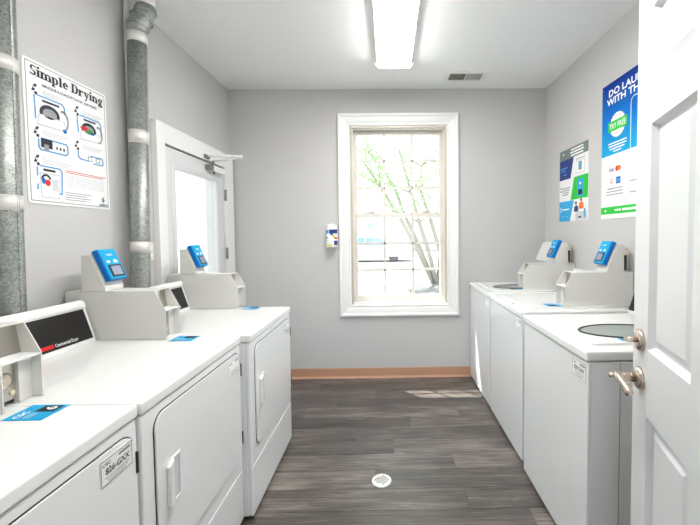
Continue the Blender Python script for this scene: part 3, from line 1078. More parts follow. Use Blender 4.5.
# ------------------------------------------------------------------ ceiling light
CLX, CLY0, CLY1 = 0.060, 0.420, 2.835  # near half is out of view, added to light camera-facing surfaces
lt = thing('ceiling_light', 'long fluorescent ceiling light with a white diffuser, its unseen near half added for light', 'light', (CLX, (CLY0 + CLY1) / 2, C))
hl = (CLY1 - CLY0) / 2
MB().box(-0.150, 0.150, -hl + 0.01, hl - 0.01, -0.022, 0.0, 0.003).build('housing', M_trim, lt)
M_diff = mat('lit_diffuser', (255, 253, 248), 0.4, emit=LAMP_STRENGTH)
MB().prism([(-0.124, -0.022), (-0.124, -0.060), (-0.112, -0.078), (0.112, -0.078), (0.124, -0.060), (0.124, -0.022)], -hl + 0.014, hl - 0.014, axis='y').build('diffuser', M_diff, lt)
for s in (-1, 1):
    MB().prism([(s * 0.126, -0.022), (s * 0.126, -0.050), (s * 0.132, -0.054), (s * 0.150, -0.036), (s * 0.150, -0.022)], -hl + 0.012, hl - 0.012, axis='y').build('side_rail', M_trim, lt)
    MB().prism([(-0.152, 0.0), (-0.152, -0.046), (-0.122, -0.082), (0.122, -0.082), (0.152, -0.046), (0.152, 0.0)], s * hl, s * (hl - 0.013), axis='y').build('end_cap', M_trim, lt)

# ------------------------------------------------------------------ ceiling register
vx0, vx1, vy0, vy1 = 0.520, 0.874, 3.060, 3.248
vt = thing('ceiling_vent', 'white ceiling air register with two louvre banks', 'vent', ((vx0 + vx1) / 2, (vy0 + vy1) / 2, C))
hx, hy_ = (vx1 - vx0) / 2, (vy1 - vy0) / 2
q = MB()
q.box(-hx, hx, -hy_, -hy_ + 0.030, -0.008, 0, 0.002).box(-hx, hx, hy_ - 0.030, hy_, -0.008, 0, 0.002)
q.box(-hx, -hx + 0.030, -hy_ + 0.03, hy_ - 0.03, -0.008, 0, 0.002).box(hx - 0.030, hx, -hy_ + 0.03, hy_ - 0.03, -0.008, 0, 0.002)
q.build('frame', M_trim, vt)
MB().box(-0.004, 0.004, -hy_ + 0.03, hy_ - 0.03, -0.008, 0, 0.001).build('divider', M_trim, vt)
MB().box(-hx + 0.03, hx - 0.03, -hy_ + 0.03, hy_ - 0.03, -0.0012, -0.0004).build('duct_opening', mat('vent_shade', (120, 116, 108), 0.8, noise=0.1), vt)  # grey sheet painted for the shade inside the duct opening
n = 11
for bank, tilt in ((-1, 1), (1, -1)):
    for k in range(n):
        cx = bank * (0.006 + (hx - 0.038) * (k + 0.5) / n)
        w = 0.0065
        MB().prism([(cx - w, -0.0075 + tilt * 0.003), (cx + w, -0.0055 - tilt * 0.003 + 0.0), (cx + w, -0.0045 - tilt * 0.003), (cx - w, -0.0065 + tilt * 0.003)] if bank > 0 else
                   [(cx - w * 0.35, -0.008), (cx + w * 0.15, -0.0015), (cx + w * 0.28, -0.0015), (cx - w * 0.2, -0.008)], -hy_ + 0.03, hy_ - 0.03, axis='y').build('louvre', M_trim, vt)
for s in (-1, 1):
    MB().lathe([(0.004, 0.0), (0.004, 0.002), (0.002, 0.003)], (s * (hx - 0.014), 0, -0.008), (0, 0, -1), 8).build('screw', M_chrome, vt)

# ------------------------------------------------------------------ floor drain
fd = thing('floor_drain', 'round white slotted floor drain in the plank floor', 'drain', (-0.052, 1.952, 0))
MB().lathe([(0.0555, 0.0002), (0.0555, 0.003), (0.053, 0.005), (0.0, 0.005)], (0, 0, 0), (0, 0, 1), 36).build('cover', M_trim, fd)
q = MB()
for i in range(-3, 4):
    half = int(math.sqrt(max(0, 9 - i * i)) + 0.6)
    for k in range(-half, half + 1):
        cx, cy = k * 0.018 + (0.009 if i % 2 else 0), i * 0.011
        if cx * cx + cy * cy > 0.038 ** 2:
            continue
        c, s = math.cos(0.7), math.sin(0.7)
        pts = [(cx + a * c - b * s, cy + a * s + b * c, 0.0054) for a, b in ((-0.0062, -0.0028), (0.0062, -0.0028), (0.0062, 0.0028), (-0.0062, 0.0028))]
        q.face(pts)
q.build('slots', M_dark, fd, kind='stuff')

# ------------------------------------------------------------------ wipes canister on the wall
wp = thing('wipes_canister', 'white canister of wipes hung on the wall beside the window', 'canister', (-0.534, B - 0.064, 1.290))
MB().lathe([(0.050, 0.0), (0.053, 0.004), (0.053, 0.176), (0.050, 0.180)], (0, 0, 0), (0, 0, 1), 28).build('tub', M_white, wp)
MB().lathe([(0.051, 0.180), (0.052, 0.184), (0.052, 0.206), (0.046, 0.214), (0.020, 0.217), (0.018, 0.222)], (0, 0, 0), (0, 0, 1), 28).build('lid', M_white, wp)


def wrap(name, m, a0, a1, z0, z1, r=0.0535):
    q_ = MB()
    nn = max(2, int((a1 - a0) / 8))
    for k in range(nn):
        p0, p1 = [math.radians(a0 + (a1 - a0) * j / nn) for j in (k, k + 1)]
        q_.face([(r * math.cos(p0), r * math.sin(p0), z0), (r * math.cos(p1), r * math.sin(p1), z0), (r * math.cos(p1), r * math.sin(p1), z1), (r * math.cos(p0), r * math.sin(p0), z1)])
    q_.build(name, m, wp)


wrap('label_print', M_navy, 250, 350, 0.130, 0.168)
wrap('label_print', M_cyan, 192, 245, 0.130, 0.165)
wrap('label_print', M_blue2, 262, 292, 0.112, 0.130)
wrap('label_print', M_yellow, 285, 310, 0.085, 0.122)
wrap('label_print', M_red, 305, 345, 0.078, 0.094)
wrap('label_print', M_navy, 300, 350, 0.022, 0.062)
wrap('label_print', M_yellow, 222, 280, 0.010, 0.028)
wrap('label_print', M_ink, 200, 232, 0.085, 0.094)
MB().box(-0.030, 0.030, 0.050, 0.0635, 0.02, 0.19, 0.003).build('wall_bracket', M_white, wp)

# ------------------------------------------------------------------ drying instruction poster (left wall)
PZ, PH, PY, PWD = 1.550, 0.610, 1.500, 0.432
ps = thing('instruction_poster', 'white laminated poster reading Simple Drying on the left wall', 'poster', (L, PY + PWD / 2, PZ))
MB().prism(rrect(-PWD / 2, PWD / 2, 0, PH, 0.012, 5), 0.0, 0.004, axis='x').build('sheet', M_sheet, ps)
pr = Printed((0.004, -PWD / 2, 0), (0, 1, 0), (0, 0, 1), ps)
U = lambda u: u * PWD
V = lambda v: v * PH
for a, b, c, d in ((.025, .018, .975, .022), (.025, .978, .975, .982), (.025, .018, .030, .982), (.970, .018, .975, .982)):
    pr.rect('border', M_ink, U(a), V(b), U(c), V(d))


def serif_title(pr, m, text, u0, v0, width, xh):
    """slab-serif bold glyphs drawn with stems, bowls and serifs; xh = x-height"""
    sw_, th, se = 0.30 * xh, 0.15 * xh, 0.13 * xh
    cap = 1.42 * xh
    adv = 0.0
    out = []          # (kind, args) in glyph units

    def R_(x0, y0, x1, y1):
        out.append(('r', x0, y0, x1, y1))

    def stem(x, y0, y1, top=True, bot=True, l=1, r=1):
        R_(x, y0, x + sw_, y1)
        if bot:
            R_(x - 0.10 * xh * l, y0, x + sw_ + 0.10 * xh * r, y0 + se)
        if top:
            R_(x - 0.12 * xh * l, y1 - se, x + sw_, y1)

    def bowl(cx, cy, a, b, t0, t1):
        out.append(('o', cx, cy, a, b, t0, t1))

    for ch in text:
        if ch == ' ':
            adv += 0.42 * xh
            continue
        x = adv + 0.12 * xh
        if ch == 'S':
            bowl(x + .36 * xh, cap * .74, .34 * xh, cap * .26, 30, 270)
            bowl(x + .36 * xh, cap * .26, .36 * xh, cap * .26, -150, 90)
            R_(x + .62 * xh, cap * .74, x + .70 * xh, cap)
            R_(x, 0, x + .08 * xh, cap * .28)
            w = .78
        elif ch == 'D':
            stem(x, 0, cap, l=1, r=0)
            R_(x, 0, x + .45 * xh, se)
            R_(x, cap - se, x + .45 * xh, cap)
            bowl(x + .42 * xh, cap / 2, .52 * xh, cap / 2, -90, 90)
            w = 1.0
        elif ch == 'i':
            stem(x, 0, xh)
            out.append(('e', x + sw_ / 2, xh * 1.32, sw_ * .58, sw_ * .58))
            w = .40
        elif ch == 'l':
            stem(x, 0, cap)
            w = .40
        elif ch in 'mn':
            stem(x, 0, xh)
            xx = x
            for k in range(2 if ch == 'm' else 1):
                bowl(xx + .50 * xh - .10 * xh, xh * .62, .34 * xh, xh * .38, 0, 150)
                xx += .50 * xh
                stem(xx, 0, xh * .66, top=False)
            w = 1.38 if ch == 'm' else .88
        elif ch == 'r':
            stem(x, 0, xh)
            bowl(x + .46 * xh, xh * .62, .22 * xh, xh * .38, 60, 170)
            out.append(('e', x + .58 * xh, xh * .80, .13 * xh, .13 * xh))
            w = .72
        elif ch == 'p':
            stem(x, -.42 * xh, xh)
            bowl(x + .44 * xh, xh / 2, .38 * xh, xh / 2, -120, 120)
            w = .92
        elif ch == 'e':
            bowl(x + .38 * xh, xh / 2, .38 * xh, xh / 2, 0, 320)
            R_(x + .12 * xh, xh * .46, x + .74 * xh, xh * .57)
            w = .82
        elif ch == 'y':
            out.append(('p', [(x, xh), (x + sw_ * 1.15, xh), (x + .56 * xh, .0), (x + .40 * xh, .0)]))
            out.append(('p', [(x + .68 * xh, xh), (x + .80 * xh, xh), (x + .40 * xh, -.38 * xh), (x + .26 * xh, -.38 * xh)]))
            R_(x - .08 * xh, xh - se, x + .40 * xh, xh)
            R_(x + .52 * xh, xh - se, x + .92 * xh, xh)
            out.append(('e', x + .22 * xh, -.32 * xh, .13 * xh, .12 * xh))
            w = .90
        elif ch == 'g':
            bowl(x + .36 * xh, xh * .62, .34 * xh, xh * .38, 0, 360)
            bowl(x + .38 * xh, -.16 * xh, .40 * xh, xh * .27, 0, 360)
            R_(x + .10 * xh, xh * .06, x + .62 * xh, xh * .20)
            R_(x + .62 * xh, xh * .86, x + .84 * xh, xh)
            w = .88
        adv += w * xh + .06 * xh
    k = width / adv
    for o in out:
        if o[0] == 'r':
            pr.rect('title', m, u0 + o[1] * k, v0 + o[2], u0 + o[3] * k, v0 + o[4], 2)
        elif o[0] == 'p':
            pr.poly('title', m, [(u0 + a * k, v0 + b) for a, b in o[1]], 2)
        elif o[0] == 'e':
            pr.poly('title', m, [(u0 + a * k, v0 + b) for a, b in ellipse(o[1], o[2], o[3], o[4], 12)], 2)
        else:
            _, cx, cy, a, b, t0, t1 = o
            pr.ring('title', m, u0 + cx * k, v0 + cy, (a - sw_) * k if a > sw_ * 1.2 else a * .3 * k, b - th, a * k, b, 2, t0, t1, 14)


serif_title(pr, M_ink, 'Simple Drying', U(.062), V(.893), U(.885), 0.0300)
pr.text('subtitle', M_ink, 'SINGLE-LOAD/STACK DRYERS', U(.185), V(.838), 0.0165, bold=0.0003, width=U(.665))


def step_icon(u, v):
    pr.poly('step_icon', M_ink, [(U(u), V(v)), (U(u + .032), V(v + .052)), (U(u + .060), V(v + .052)), (U(u + .028), V(v))], 2)
    pr.poly('step_icon', M_ink, [(U(u + .030), V(v - .02)), (U(u + .058), V(v - .02)), (U(u + .058), V(v)), (U(u + .030), V(v))], 2)
    pr.rect('step_icon', M_white, U(u + .022), V(v + .018), U(u + .040), V(v + .030), 3)


def caption(u0, u1, v, n=3):
    for k in range(n):
        pr.rect('caption', M_lgrey, U(u0), V(v - .013 * k), U(u1 - .03 * k), V(v - .013 * k + .006))


def dryer_drawing(u, v, w, h, accent):
    """line drawing of an open dryer"""
    pr.poly('drawing', M_lgrey, [(U(u), V(v)), (U(u + w), V(v + .01)), (U(u + w * .9), V(v + h * .42)), (U(u + w * .08), V(v + h * .42))], 1)
    pr.poly('drawing', M_white, [(U(u + .012), V(v + .012)), (U(u + w - .012), V(v + .018)), (U(u + w * .86), V(v + h * .39)), (U(u + w * .11), V(v + h * .39))], 2)
    pr.ring('drawing', M_ink, U(u + w * .42), V(v + h * .50), U(w * .22), V(h * .18), U(w * .32), V(h * .30), 3, -20, 200)
    pr.ring('drawing', M_grey, U(u + w * .42), V(v + h * .50), 0, 0, U(w * .22), V(h * .18), 2, 0, 360)
    pr.ring('drawing', M_grey, U(u + w * .86), V(v + h * .42), U(w * .13), V(h * .30), U(w * .19), V(h * .38), 3, -100, 120)
    pr.rect('drawing', M_ink, U(u + w * .20), V(v + h * .86), U(u + w * .74), V(v + h * .93), 3)
    if accent:
        pr.poly('accent', M_red, [(U(a), V(b)) for a, b in ellipse(u + w * .22, v + h * .52, w * .16, h * .10, 14)], 4)
        pr.poly('accent', M_green, [(U(a), V(b)) for a, b in ellipse(u + w * .46, v + h * .44, w * .13, h * .09, 14)], 4)
        pr.poly('accent', M_blue2, [(U(a), V(b)) for a, b in ellipse(u + w * .58, v + h * .38, w * .08, h * .06, 12)], 4)


def bracket(pts):
    pr.line('bracket', M_cyan, [(U(a), V(b)) for a, b in pts], 0.0058, 3)


step_icon(.076, .785)
caption(.19, .42, .805)
bracket([(.100, .755), (.108, .60)])
bracket([(.135, .765), (.40, .765), (.425, .745), (.425, .70)])
dryer_drawing(.115, .555, .34, .205, False)
pr.poly('accent', M_blue2, [(U(a), V(b)) for a, b in ellipse(.42, .565, .022, .016, 10)], 4)
step_icon(.545, .750)
caption(.65, .93, .775)
bracket([(.580, .725), (.590, .60)])
bracket([(.615, .738), (.88, .738), (.905, .715), (.905, .62)])
dryer_drawing(.600, .545, .31, .19, True)
step_icon(.076, .490)
caption(.17, .46, .520)
bracket([(.125, .455), (.125, .405), (.145, .385), (.42, .385), (.445, .40), (.445, .455), (.43, .468), (.17, .468)])
pr.rect('drawing', M_ink, U(.15), V(.405), U(.27), V(.470), 3)
pr.rect('drawing', M_grey, U(.18), V(.385), U(.23), V(.43), 4)
for k in range(3):
    pr.rect('drawing', M_ink, U(.31 + .04 * k), V(.412), U(.328 + .04 * k), V(.432), 3)
step_icon(.530, .475)
caption(.63, .92, .500)
bracket([(.575, .445), (.575, .405), (.600, .390), (.70, .385)])
bracket([(.74, .43), (.90, .43), (.915, .415), (.915, .385), (.90, .372), (.78, .372)])
for k in range(2):
    pr.rect('drawing', M_grey, U(.70 + .11 * k), V(.385), U(.76 + .11 * k), V(.425), 2)
    pr.rect('drawing', M_white, U(.71 + .11 * k), V(.392), U(.75 + .11 * k), V(.418), 3)
step_icon(.067, .290)
caption(.16, .50, .315)
bracket([(.098, .255), (.098, .20)])
bracket([(.13, .270), (.34, .270), (.365, .255), (.355, .085), (.33, .085)])
bracket([(.098, .135), (.098, .105)])
pr.poly('drawing', M_lgrey, [(U(.13), V(.045)), (U(.33), V(.045)), (U(.335), V(.225)), (U(.12), V(.225))], 1)
pr.poly('drawing', M_white, [(U(.140), V(.053)), (U(.320), V(.053)), (U(.322), V(.215)), (U(.132), V(.215))], 2)
pr.rect('drawing', M_ink, U(.16), V(.237), U(.29), V(.254), 3)
pr.ring('drawing', M_ink, U(.185), V(.180), U(.030), V(.020), U(.052), V(.036), 3, 0, 200)
pr.poly('accent', M_blue2, [(U(a), V(b)) for a, b in ellipse(.158, .165, .022, .022, 12)], 4)
pr.poly('accent', M_red, [(U(a), V(b)) for a, b in ellipse(.200, .155, .030, .024, 12)], 5)
pr.poly('drawing', M_lgrey, [(U(.25), V(.10)), (U(.315), V(.10)), (U(.315), V(.185)), (U(.25), V(.185))], 3)
for k in range(2):
    pr.rect('red_caption', M_red, U(.41), V(.268 - .014 * k), U(.95 - .05 * k), V(.273 - .014 * k), 2)
for k in range(6):
    pr.rect('caption', M_lgrey, U(.41), V(.232 - .016 * k), U(.92), V(.237 - .016 * k), 2)
for k in range(4):
    pr.rect('caption', M_grey, U(.39), V(.100 - .018 * k), U(.72 - .06 * (k % 2)), V(.106 - .018 * k), 2)
pr.poly('logo', M_teal, [(U(.865), V(.055)), (U(.885), V(.075)), (U(.865), V(.10)), (U(.888), V(.092)), (U(.905), V(.112)), (U(.905), V(.085)), (U(.925), V(.072)), (U(.902), V(.066)), (U(.898), V(.045)), (U(.885), V(.062))], 2)
pr.text('logo', M_ink, 'csc', U(.835), V(.026), 0.020, bold=0.0007, width=U(.095))
pr.poly('logo', M_skyblue, [(U(a), V(b)) for a, b in ellipse(.950, .036, .014, .010, 10)], 2)
pr.build()

# ------------------------------------------------------------------ how-to poster (right wall, small)
SY, SW2, SZ, SH = 3.120, 0.445, 1.502, 0.608
p2 = thing('howto_poster', 'small poster with navy, green and blue slanted blocks on the right wall', 'poster', (R, SY - SW2 / 2, SZ))
MB().box(-0.004, 0.0, -SW2 / 2, SW2 / 2, 0, SH).build('sheet', M_sheet, p2)
pr = Printed((-0.004, SW2 / 2, 0), (0, -1, 0), (0, 0, 1), p2)
U = lambda u: u * SW2
V = lambda v: v * SH
pr.rect('header', M_teal, U(0), V(.86), U(1), V(1))
for k, (a, b) in enumerate(((.42, .84), (.40, .86), (.42, .84))):
    pr.rect('header_lettering', M_white, U(a), V(.955 - .038 * k), U(b), V(.975 - .038 * k), 2)
pr.poly('header_lettering', M_white, [(U(.11), V(.945)), (U(.15), V(.955)), (U(.20), V(.950)), (U(.17), V(.94)), (U(.15), V(.925))], 2)
pr.poly('navy_block', M_navy, [(0, V(.585)), (U(.415), V(.585)), (U(.525), V(.86)), (0, V(.86))])
pr.poly('green_block', M_ltgreen, [(U(.42), V(.285)), (U(1), V(.285)), (U(1), V(.585)), (U(.54), V(.585))])
pr.poly('blue_block', M_skyblue, [(0, 0), (U(.41), 0), (U(.545), V(.28)), (0, V(.28))])
pr.rect('lettering', M_cyan, U(.05), V(.735), U(.30), V(.755), 2)
pr.rect('lettering', M_cyan, U(.05), V(.700), U(.24), V(.715), 2)
pr.rect('lettering', M_cyan, U(.15), V(.645), U(.28), V(.660), 2)
pr.text('lettering', M_ink, '2', U(.03), V(.42), 0.055, bold=0.001)
for k in range(4):
    pr.rect('lettering', M_grey, U(.12), V(.455 - .03 * k), U(.40 - .02 * k), V(.470 - .03 * k), 2)
pr.text('lettering', M_white, '3', U(.03), V(.13), 0.055, bold=0.001)
pr.rect('lettering', M_white, U(.12), V(.155), U(.38), V(.175), 2)
pr.rect('lettering', M_white, U(.12), V(.060), U(.16), V(.070), 2)
pr.rect('lettering', M_white, U(.27), V(.060), U(.31), V(.070), 2)
# drawn devices
pr.rect('picture', M_lgrey, U(.60), V(.625), U(.89), V(.79), 1)
pr.rect('picture', M_white, U(.615), V(.635), U(.875), V(.78), 2)
pr.rect('picture', M_grey, U(.69), V(.66), U(.80), V(.77), 3)
pr.rect('picture', M_skyblue, U(.71), V(.69), U(.78), V(.74), 4)
pr.rect('picture', M_grey, U(.60), V(.805), U(.90), V(.815), 2)
pr.rect('picture', M_skyblue, U(.66), V(.315), U(.85), V(.545), 2)
pr.rect('picture', M_ink, U(.69), V(.335), U(.82), V(.405), 3)
pr.rect('picture', M_white, U(.72), V(.47), U(.79), V(.50), 3)
# people seen at a washer, plain shapes
pr.poly('picture', M_navy, [(U(.55), V(.12)), (U(.70), V(.12)), (U(.69), V(.185)), (U(.64), V(.205)), (U(.56), V(.185))], 2)
pr.poly('picture', M_orange, [(U(.71), V(.150)), (U(.87), V(.150)), (U(.86), V(.225)), (U(.80), V(.240)), (U(.73), V(.225))], 2)
pr.poly('picture', M_skin, [(U(a), V(b)) for a, b in ellipse(.62, .225, .030, .022, 12)], 3)
pr.poly('picture', M_ink, [(U(a), V(b)) for a, b in ellipse(.62, .238, .034, .016, 12)], 4)
pr.poly('picture', M_skin, [(U(a), V(b)) for a, b in ellipse(.79, .255, .030, .022, 12)], 3)
pr.poly('picture', M_ink, [(U(a), V(b)) for a, b in ellipse(.79, .268, .034, .014, 12)], 4)
pr.rect('picture', M_lgrey, U(.60), V(.01), U(.97), V(.12), 1)
pr.rect('picture', M_ink, U(.70), V(.035), U(.80), V(.055), 3)
pr.rect('picture', M_cyan, U(.88), V(.035), U(.93), V(.15), 3)
pr.build()

# ------------------------------------------------------------------ promotion poster (right wall, tall)
BY, BW2, BZ, BH = 2.506, 0.610, 1.497, 0.920
p3 = thing('promotion_poster', 'tall blue and white poster reading DO LAUNDRY on the right wall', 'poster', (R - 0.001, BY - BW2 / 2, BZ))
MB().box(-0.004, 0.0, -BW2 / 2, BW2 / 2, 0, BH).build('sheet', M_sheet, p3)
pr = Printed((-0.004, BW2 / 2, 0), (0, -1, 0), (0, 0, 1), p3)
U = lambda u: u * 0.6
V = lambda v: v * BH
UM = BW2 / 0.6


def gradient_blue():
    m = mat('blue_gradient_print', (10, 120, 200), 0.55, spec=0.2)
    nt = m.node_tree
    p = nt.nodes['Principled BSDF']
    tc = nt.nodes['Texture Coordinate']
    sx = nt.nodes.new('ShaderNodeSeparateXYZ')
    nt.links.new(tc.outputs['Object'], sx.inputs[0])
    mr = nt.nodes.new('ShaderNodeMapRange')
    mr.inputs['From Min'].default_value = 0.47 * BH
    mr.inputs['From Max'].default_value = BH
    nt.links.new(sx.outputs['Z'], mr.inputs['Value'])
    cr = nt.nodes.new('ShaderNodeValToRGB')
    cr.color_ramp.elements[0].color = srgb(24, 172, 228)
    cr.color_ramp.elements[1].color = srgb(4, 44, 140)
    e = cr.color_ramp.elements.new(0.5)
    e.color = srgb(0, 116, 206)
    nt.links.new(mr.outputs[0], cr.inputs[0])
    nt.links.new(cr.outputs[0], p.inputs['Base Color'])
    return m


pr.rect('blue_field', gradient_blue(), 0, V(.468), BW2, V(1), 1)
pr.text('headline', M_white, 'DO LAUNDRY', U(.115), V(.900), 0.062, bold=0.0016, width=U(.80))
pr.text('headline', M_white, 'WITH THE', U(.092), V(.838), 0.062, bold=0.0016, width=U(.59))
# scalloped badge with a green ribbon
n = 24
pr.poly('badge', M_white, [(U(.28) + (0.078 + (0.004 if k % 2 else -0.003)) * math.cos(math.pi * k / n), V(.675) + (0.080 + (0.004 if k % 2 else -0.003)) * math.sin(math.pi * k / n)) for k in range(2 * n)], 2)
pr.rect('ribbon', M_ltgreen, U(.118), V(.638), U(.440), V(.712), 3)
pr.text('ribbon_lettering', M_white, 'TRY FREE', U(.140), V(.656), 0.050, 4, bold=0.0008, width=U(.28))
pr.rect('badge_lettering', M_lgrey, U(.22), V(.735), U(.34), V(.742), 3)
pr.rect('badge_lettering', M_lgrey, U(.22), V(.612), U(.34), V(.619), 3)
pr.line('phone_outline', M_white, [(U(.495), V(.47)), (U(.495), V(.780)), (U(.505), V(.800)), (U(.535), V(.812)), (BW2, V(.812))], 0.005, 2)
for k, (a, b) in enumerate(((.125, .435), (.130, .43), (.150, .40), (.215, .352))):
    pr.rect('lettering', M_white, U(a), V(.546 - .020 * k), U(b), V(.555 - .020 * k), 2)
# payment marks
pr.text('payment_mark', M_navy, 'VISA', U(.140), V(.346), 0.030, 2, bold=0.0008, width=U(.085), shear=0.2)
pr.poly('payment_mark', M_red, [(U(.300) - 0.010 + a, V(.360) + b) for a, b in ellipse(0, 0, .0175, .0175, 18)], 2)
pr.poly('payment_mark', M_orange, [(U(.300) + 0.012 + a, V(.360) + b) for a, b in ellipse(0, 0, .0175, .0175, 18)], 3)
pr.rect('payment_mark', M_lgrey, U(.145), V(.280), U(.225), V(.292), 2)
pr.ring('payment_mark', M_orange, U(.195), V(.275), .010, .010, .016, .016, 3, 180, 360)
pr.rect('payment_mark', M_blue2, U(.268), V(.250), U(.345), V(.298), 2)
pr.rect('payment_mark', M_cyan, U(.278), V(.265), U(.335), V(.283), 3)
for k, (a, b) in enumerate(((.115, .38), (.092, .39), (.10, .393))):
    pr.rect('lettering', M_grey, U(a), V(.216 - .022 * k), U(b), V(.223 - .022 * k), 2)
pr.rect('lettering', M_green, U(.14), V(.216), U(.22), V(.223), 3)
for v in (.245, .168):
    pr.rect('lettering', M_grey, U(.495), V(v), U(.62), V(v + .007), 2)
pr.rect('green_bar', M_ltgreen, 0, V(.033), BW2, V(.087), 2)
pr.rect('bar_lettering', M_white, U(.255), V(.054), U(.36), V(.066), 3)
pr.rect('bar_lettering', M_white, U(.38), V(.052), U(.60), V(.068), 3)
pr.rect('bar_lettering', M_white, U(.075), V(.052), U(.10), V(.068), 3)
pr.build()
for u_, v_ in ((0.03, 0.97),):
    MB().lathe([(0.004, 0), (0.004, 0.002), (0.002, 0.003)], (-0.004, BW2 / 2 - U(u_), V(v_)), (-1, 0, 0), 10).build('pin', M_chrome, p3)

# ------------------------------------------------------------------ outside
M_ground = mat('pavement', (112, 110, 107), 0.9, noise=0.08, nscale=2)
M_soffit = mat('soffit_paint', (232, 232, 230), 0.7)
struct(MB().box(-40, 40, -25, 60, -0.30, -0.12).build('ground', M_ground), 'pale pavement outside the building', 'ground')
struct(MB().box(L - WT - 1.3, R + WT + 0.5, B + WT, 4.19, 2.95, 3.05).build('sun_cut_eave', M_soffit), 'unseen white overhang above the window, added to cut the sun patch', 'eave')  # out of view, depth set to trim the sun patch on the floor
struct(MB().box(L - WT - 0.95, L - WT, FY - 0.15, B + WT, 2.95, 3.05).build('sun_block_roof', M_soffit), 'unseen white roof added outside the glazed door to block the sun', 'roof')  # out of view, added to keep sun from coming through the door glass

M_bark = mat('tree_bark', (156, 150, 142), 0.9, noise=0.2, nscale=10, bump=0.6, bscale=20)


def leaf_mat():
    m = bpy.data.materials.new('tree_leaf')
    m.use_nodes = True
    nt = m.node_tree
    p = nt.nodes['Principled BSDF']
    p.inputs['Base Color'].default_value = srgb(132, 164, 122)
    p.inputs['Roughness'].default_value = 0.6
    tl = nt.nodes.new('ShaderNodeBsdfTranslucent')
    tl.inputs[0].default_value = srgb(164, 196, 146)
    mix = nt.nodes.new('ShaderNodeMixShader')
    mix.inputs[0].default_value = 0.5
    nt.links.new(p.outputs[0], mix.inputs[1])
    nt.links.new(tl.outputs[0], mix.inputs[2])
    nt.links.new(mix.outputs[0], nt.nodes['Material Output'].inputs[0])
    return m


M_leaf = leaf_mat()
tr = thing('shade_tree', 'leaning multi-stemmed tree with light green leaves outside the window', 'tree', (1.40, 11.0, -0.12))
T0 = Vector((1.40, 11.0, -0.12))
stems = [
    [(1.40, 11.0, -.12), (.95, 11.0, .85), (.36, 11.0, 1.95), (-.20, 10.9, 2.85), (-.70, 10.8, 3.6), (-1.2, 10.7, 4.2)],
    [(1.44, 11.1, -.12), (1.0, 11.2, 1.0), (.55, 11.3, 2.0), (.20, 11.4, 3.0), (-.5, 11.5, 4.0), (-.9, 11.6, 4.9)],
    [(1.50, 10.95, -.12), (1.25, 10.9, .9), (.95, 10.8, 1.8), (.70, 10.7, 2.7), (.45, 10.6, 3.6), (.1, 10.5, 4.8)],
    [(1.56, 11.05, -.12), (1.65, 11.1, .8), (1.35, 11.2, 1.9), (1.02, 11.3, 2.9), (1.10, 11.4, 3.6), (1.6, 11.5, 4.6)],
]
radii = [0.075, 0.07, 0.062, 0.05, 0.036, 0.016]
tips = []
for s in stems:
    MB().tube([Vector(p) - T0 for p in s], radii, 9).build('stem', M_bark, tr)
    for i in range(2, 6):
        p = Vector(s[i])
        for k in range(2):
            d = Vector((random.uniform(-1, 1), random.uniform(-.5, .5), random.uniform(.05, .8))).normalized()
            ln = random.uniform(.7, 1.5)
            m1 = p + d * ln * .5 + Vector((0, 0, .05))
            e1 = p + d * ln + Vector((random.uniform(-.15, .15), 0, random.uniform(0, .25)))
            MB().tube([p - T0, m1 - T0, e1 - T0], [.030, .019, .006], 6).build('branch', M_bark, tr)
            tips += [m1, e1, (m1 + e1) / 2]
for k in range(70):
    tips.append(Vector((random.uniform(-2.2, 2.6), random.uniform(9.8, 12.4), random.uniform(2.5, 5.4))))
vs, fs = [], []
for tp in tips:
    for k in range(60):
        c = tp + Vector((random.gauss(0, .40), random.gauss(0, .36), random.gauss(0, .32)))
        if c.z < 2.0:
            continue
        a = Vector((random.uniform(-1, 1), random.uniform(-1, 1), random.uniform(-1, 1))).normalized()
        b = a.cross(Vector((random.uniform(-1, 1), random.uniform(-1, 1), random.uniform(-1, 1)))).normalized()
        sz = random.uniform(.035, .065)
        i0 = len(vs)
        for q_ in (a * sz, b * sz * .5, -a * sz, -b * sz * .5):
            vs.append(c + q_ - T0)
        fs.append((i0, i0 + 1, i0 + 2, i0 + 3))
me = bpy.data.meshes.new('foliage')
me.from_pydata(vs, [], fs)
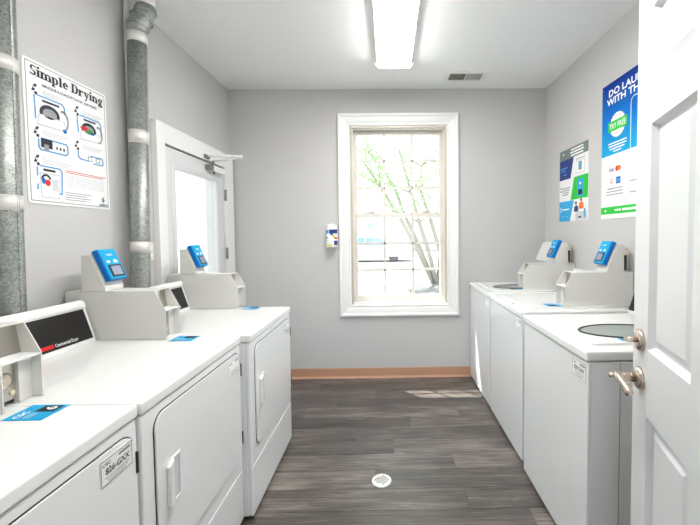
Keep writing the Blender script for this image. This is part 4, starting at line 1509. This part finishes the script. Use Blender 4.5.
me.materials.append(M_leaf)
fo = bpy.data.objects.new('foliage', me)
col.objects.link(fo)
fo.parent = tr
fo['kind'] = 'stuff'

# parked car beyond the tree
M_car = mat('car_paint', (214, 218, 222), 0.25, coat=0.6)
M_carglass = mat('car_glass', (120, 150, 176), 0.08)
M_tyre = mat('tyre_rubber', (84, 84, 86), 0.8)
car = thing('parked_car', 'pale parked car seen far outside through the window', 'car', (-1.1, 21.0, -0.12))
body = [(-2.2, .28), (2.2, .28), (2.28, .55), (2.2, .82), (1.25, .92), (.65, 1.42), (-1.05, 1.45), (-1.75, .98), (-2.2, .92), (-2.28, .6)]
MB().prism(body, -.85, .85, axis='y', bev=.05, seg=2).build('body', M_car, car)
for a, b in (((-1.55, .98), (-.98, 1.38)), ((.05, .98), (.62, 1.38))):
    pass
for pts in ([(-1.55, .99), (-.25, .97), (-.25, 1.38), (-1.0, 1.38)], [(-.17, .97), (1.12, .95), (.60, 1.36), (-.17, 1.38)]):
    MB().prism(pts, -.862, -.848, axis='y').build('side_window', M_carglass, car)
for x in (-1.4, 1.4):
    for y in (-.70, .70):
        MB().lathe([(.20, -.10), (.31, -.09), (.31, .09), (.20, .10)], (x, y, .31), (0, 1, 0), 20).build('wheel', M_tyre, car)
# pale house far behind
M_siding = mat('house_siding', (222, 220, 214), 0.8, noise=0.03)
M_roof = mat('house_roof', (150, 146, 142), 0.9, noise=0.1)
M_housepane = mat('house_pane', (160, 180, 196), 0.1)
hs = thing('pale_house', 'pale sided house far behind the tree outside the window', 'house', (-1.0, 34.0, -0.12))
MB().box(-7, 9, 0, 8, 0, 3.0).build('walls', M_siding, hs)
MB().prism([(-.5, 3.0), (4.0, 5.2), (8.5, 3.0)], -7.4, 9.4, axis='x').build('roof', M_roof, hs)
for x in (-.6, 3.2, -4.4):
    f = MB().box(x - .45, x + .45, -.05, .0, 2.0, 2.8).build('window', M_trim, hs)
    MB().box(x - .37, x + .37, -.07, -.05, 2.08, 2.72).build('pane', M_housepane, f)
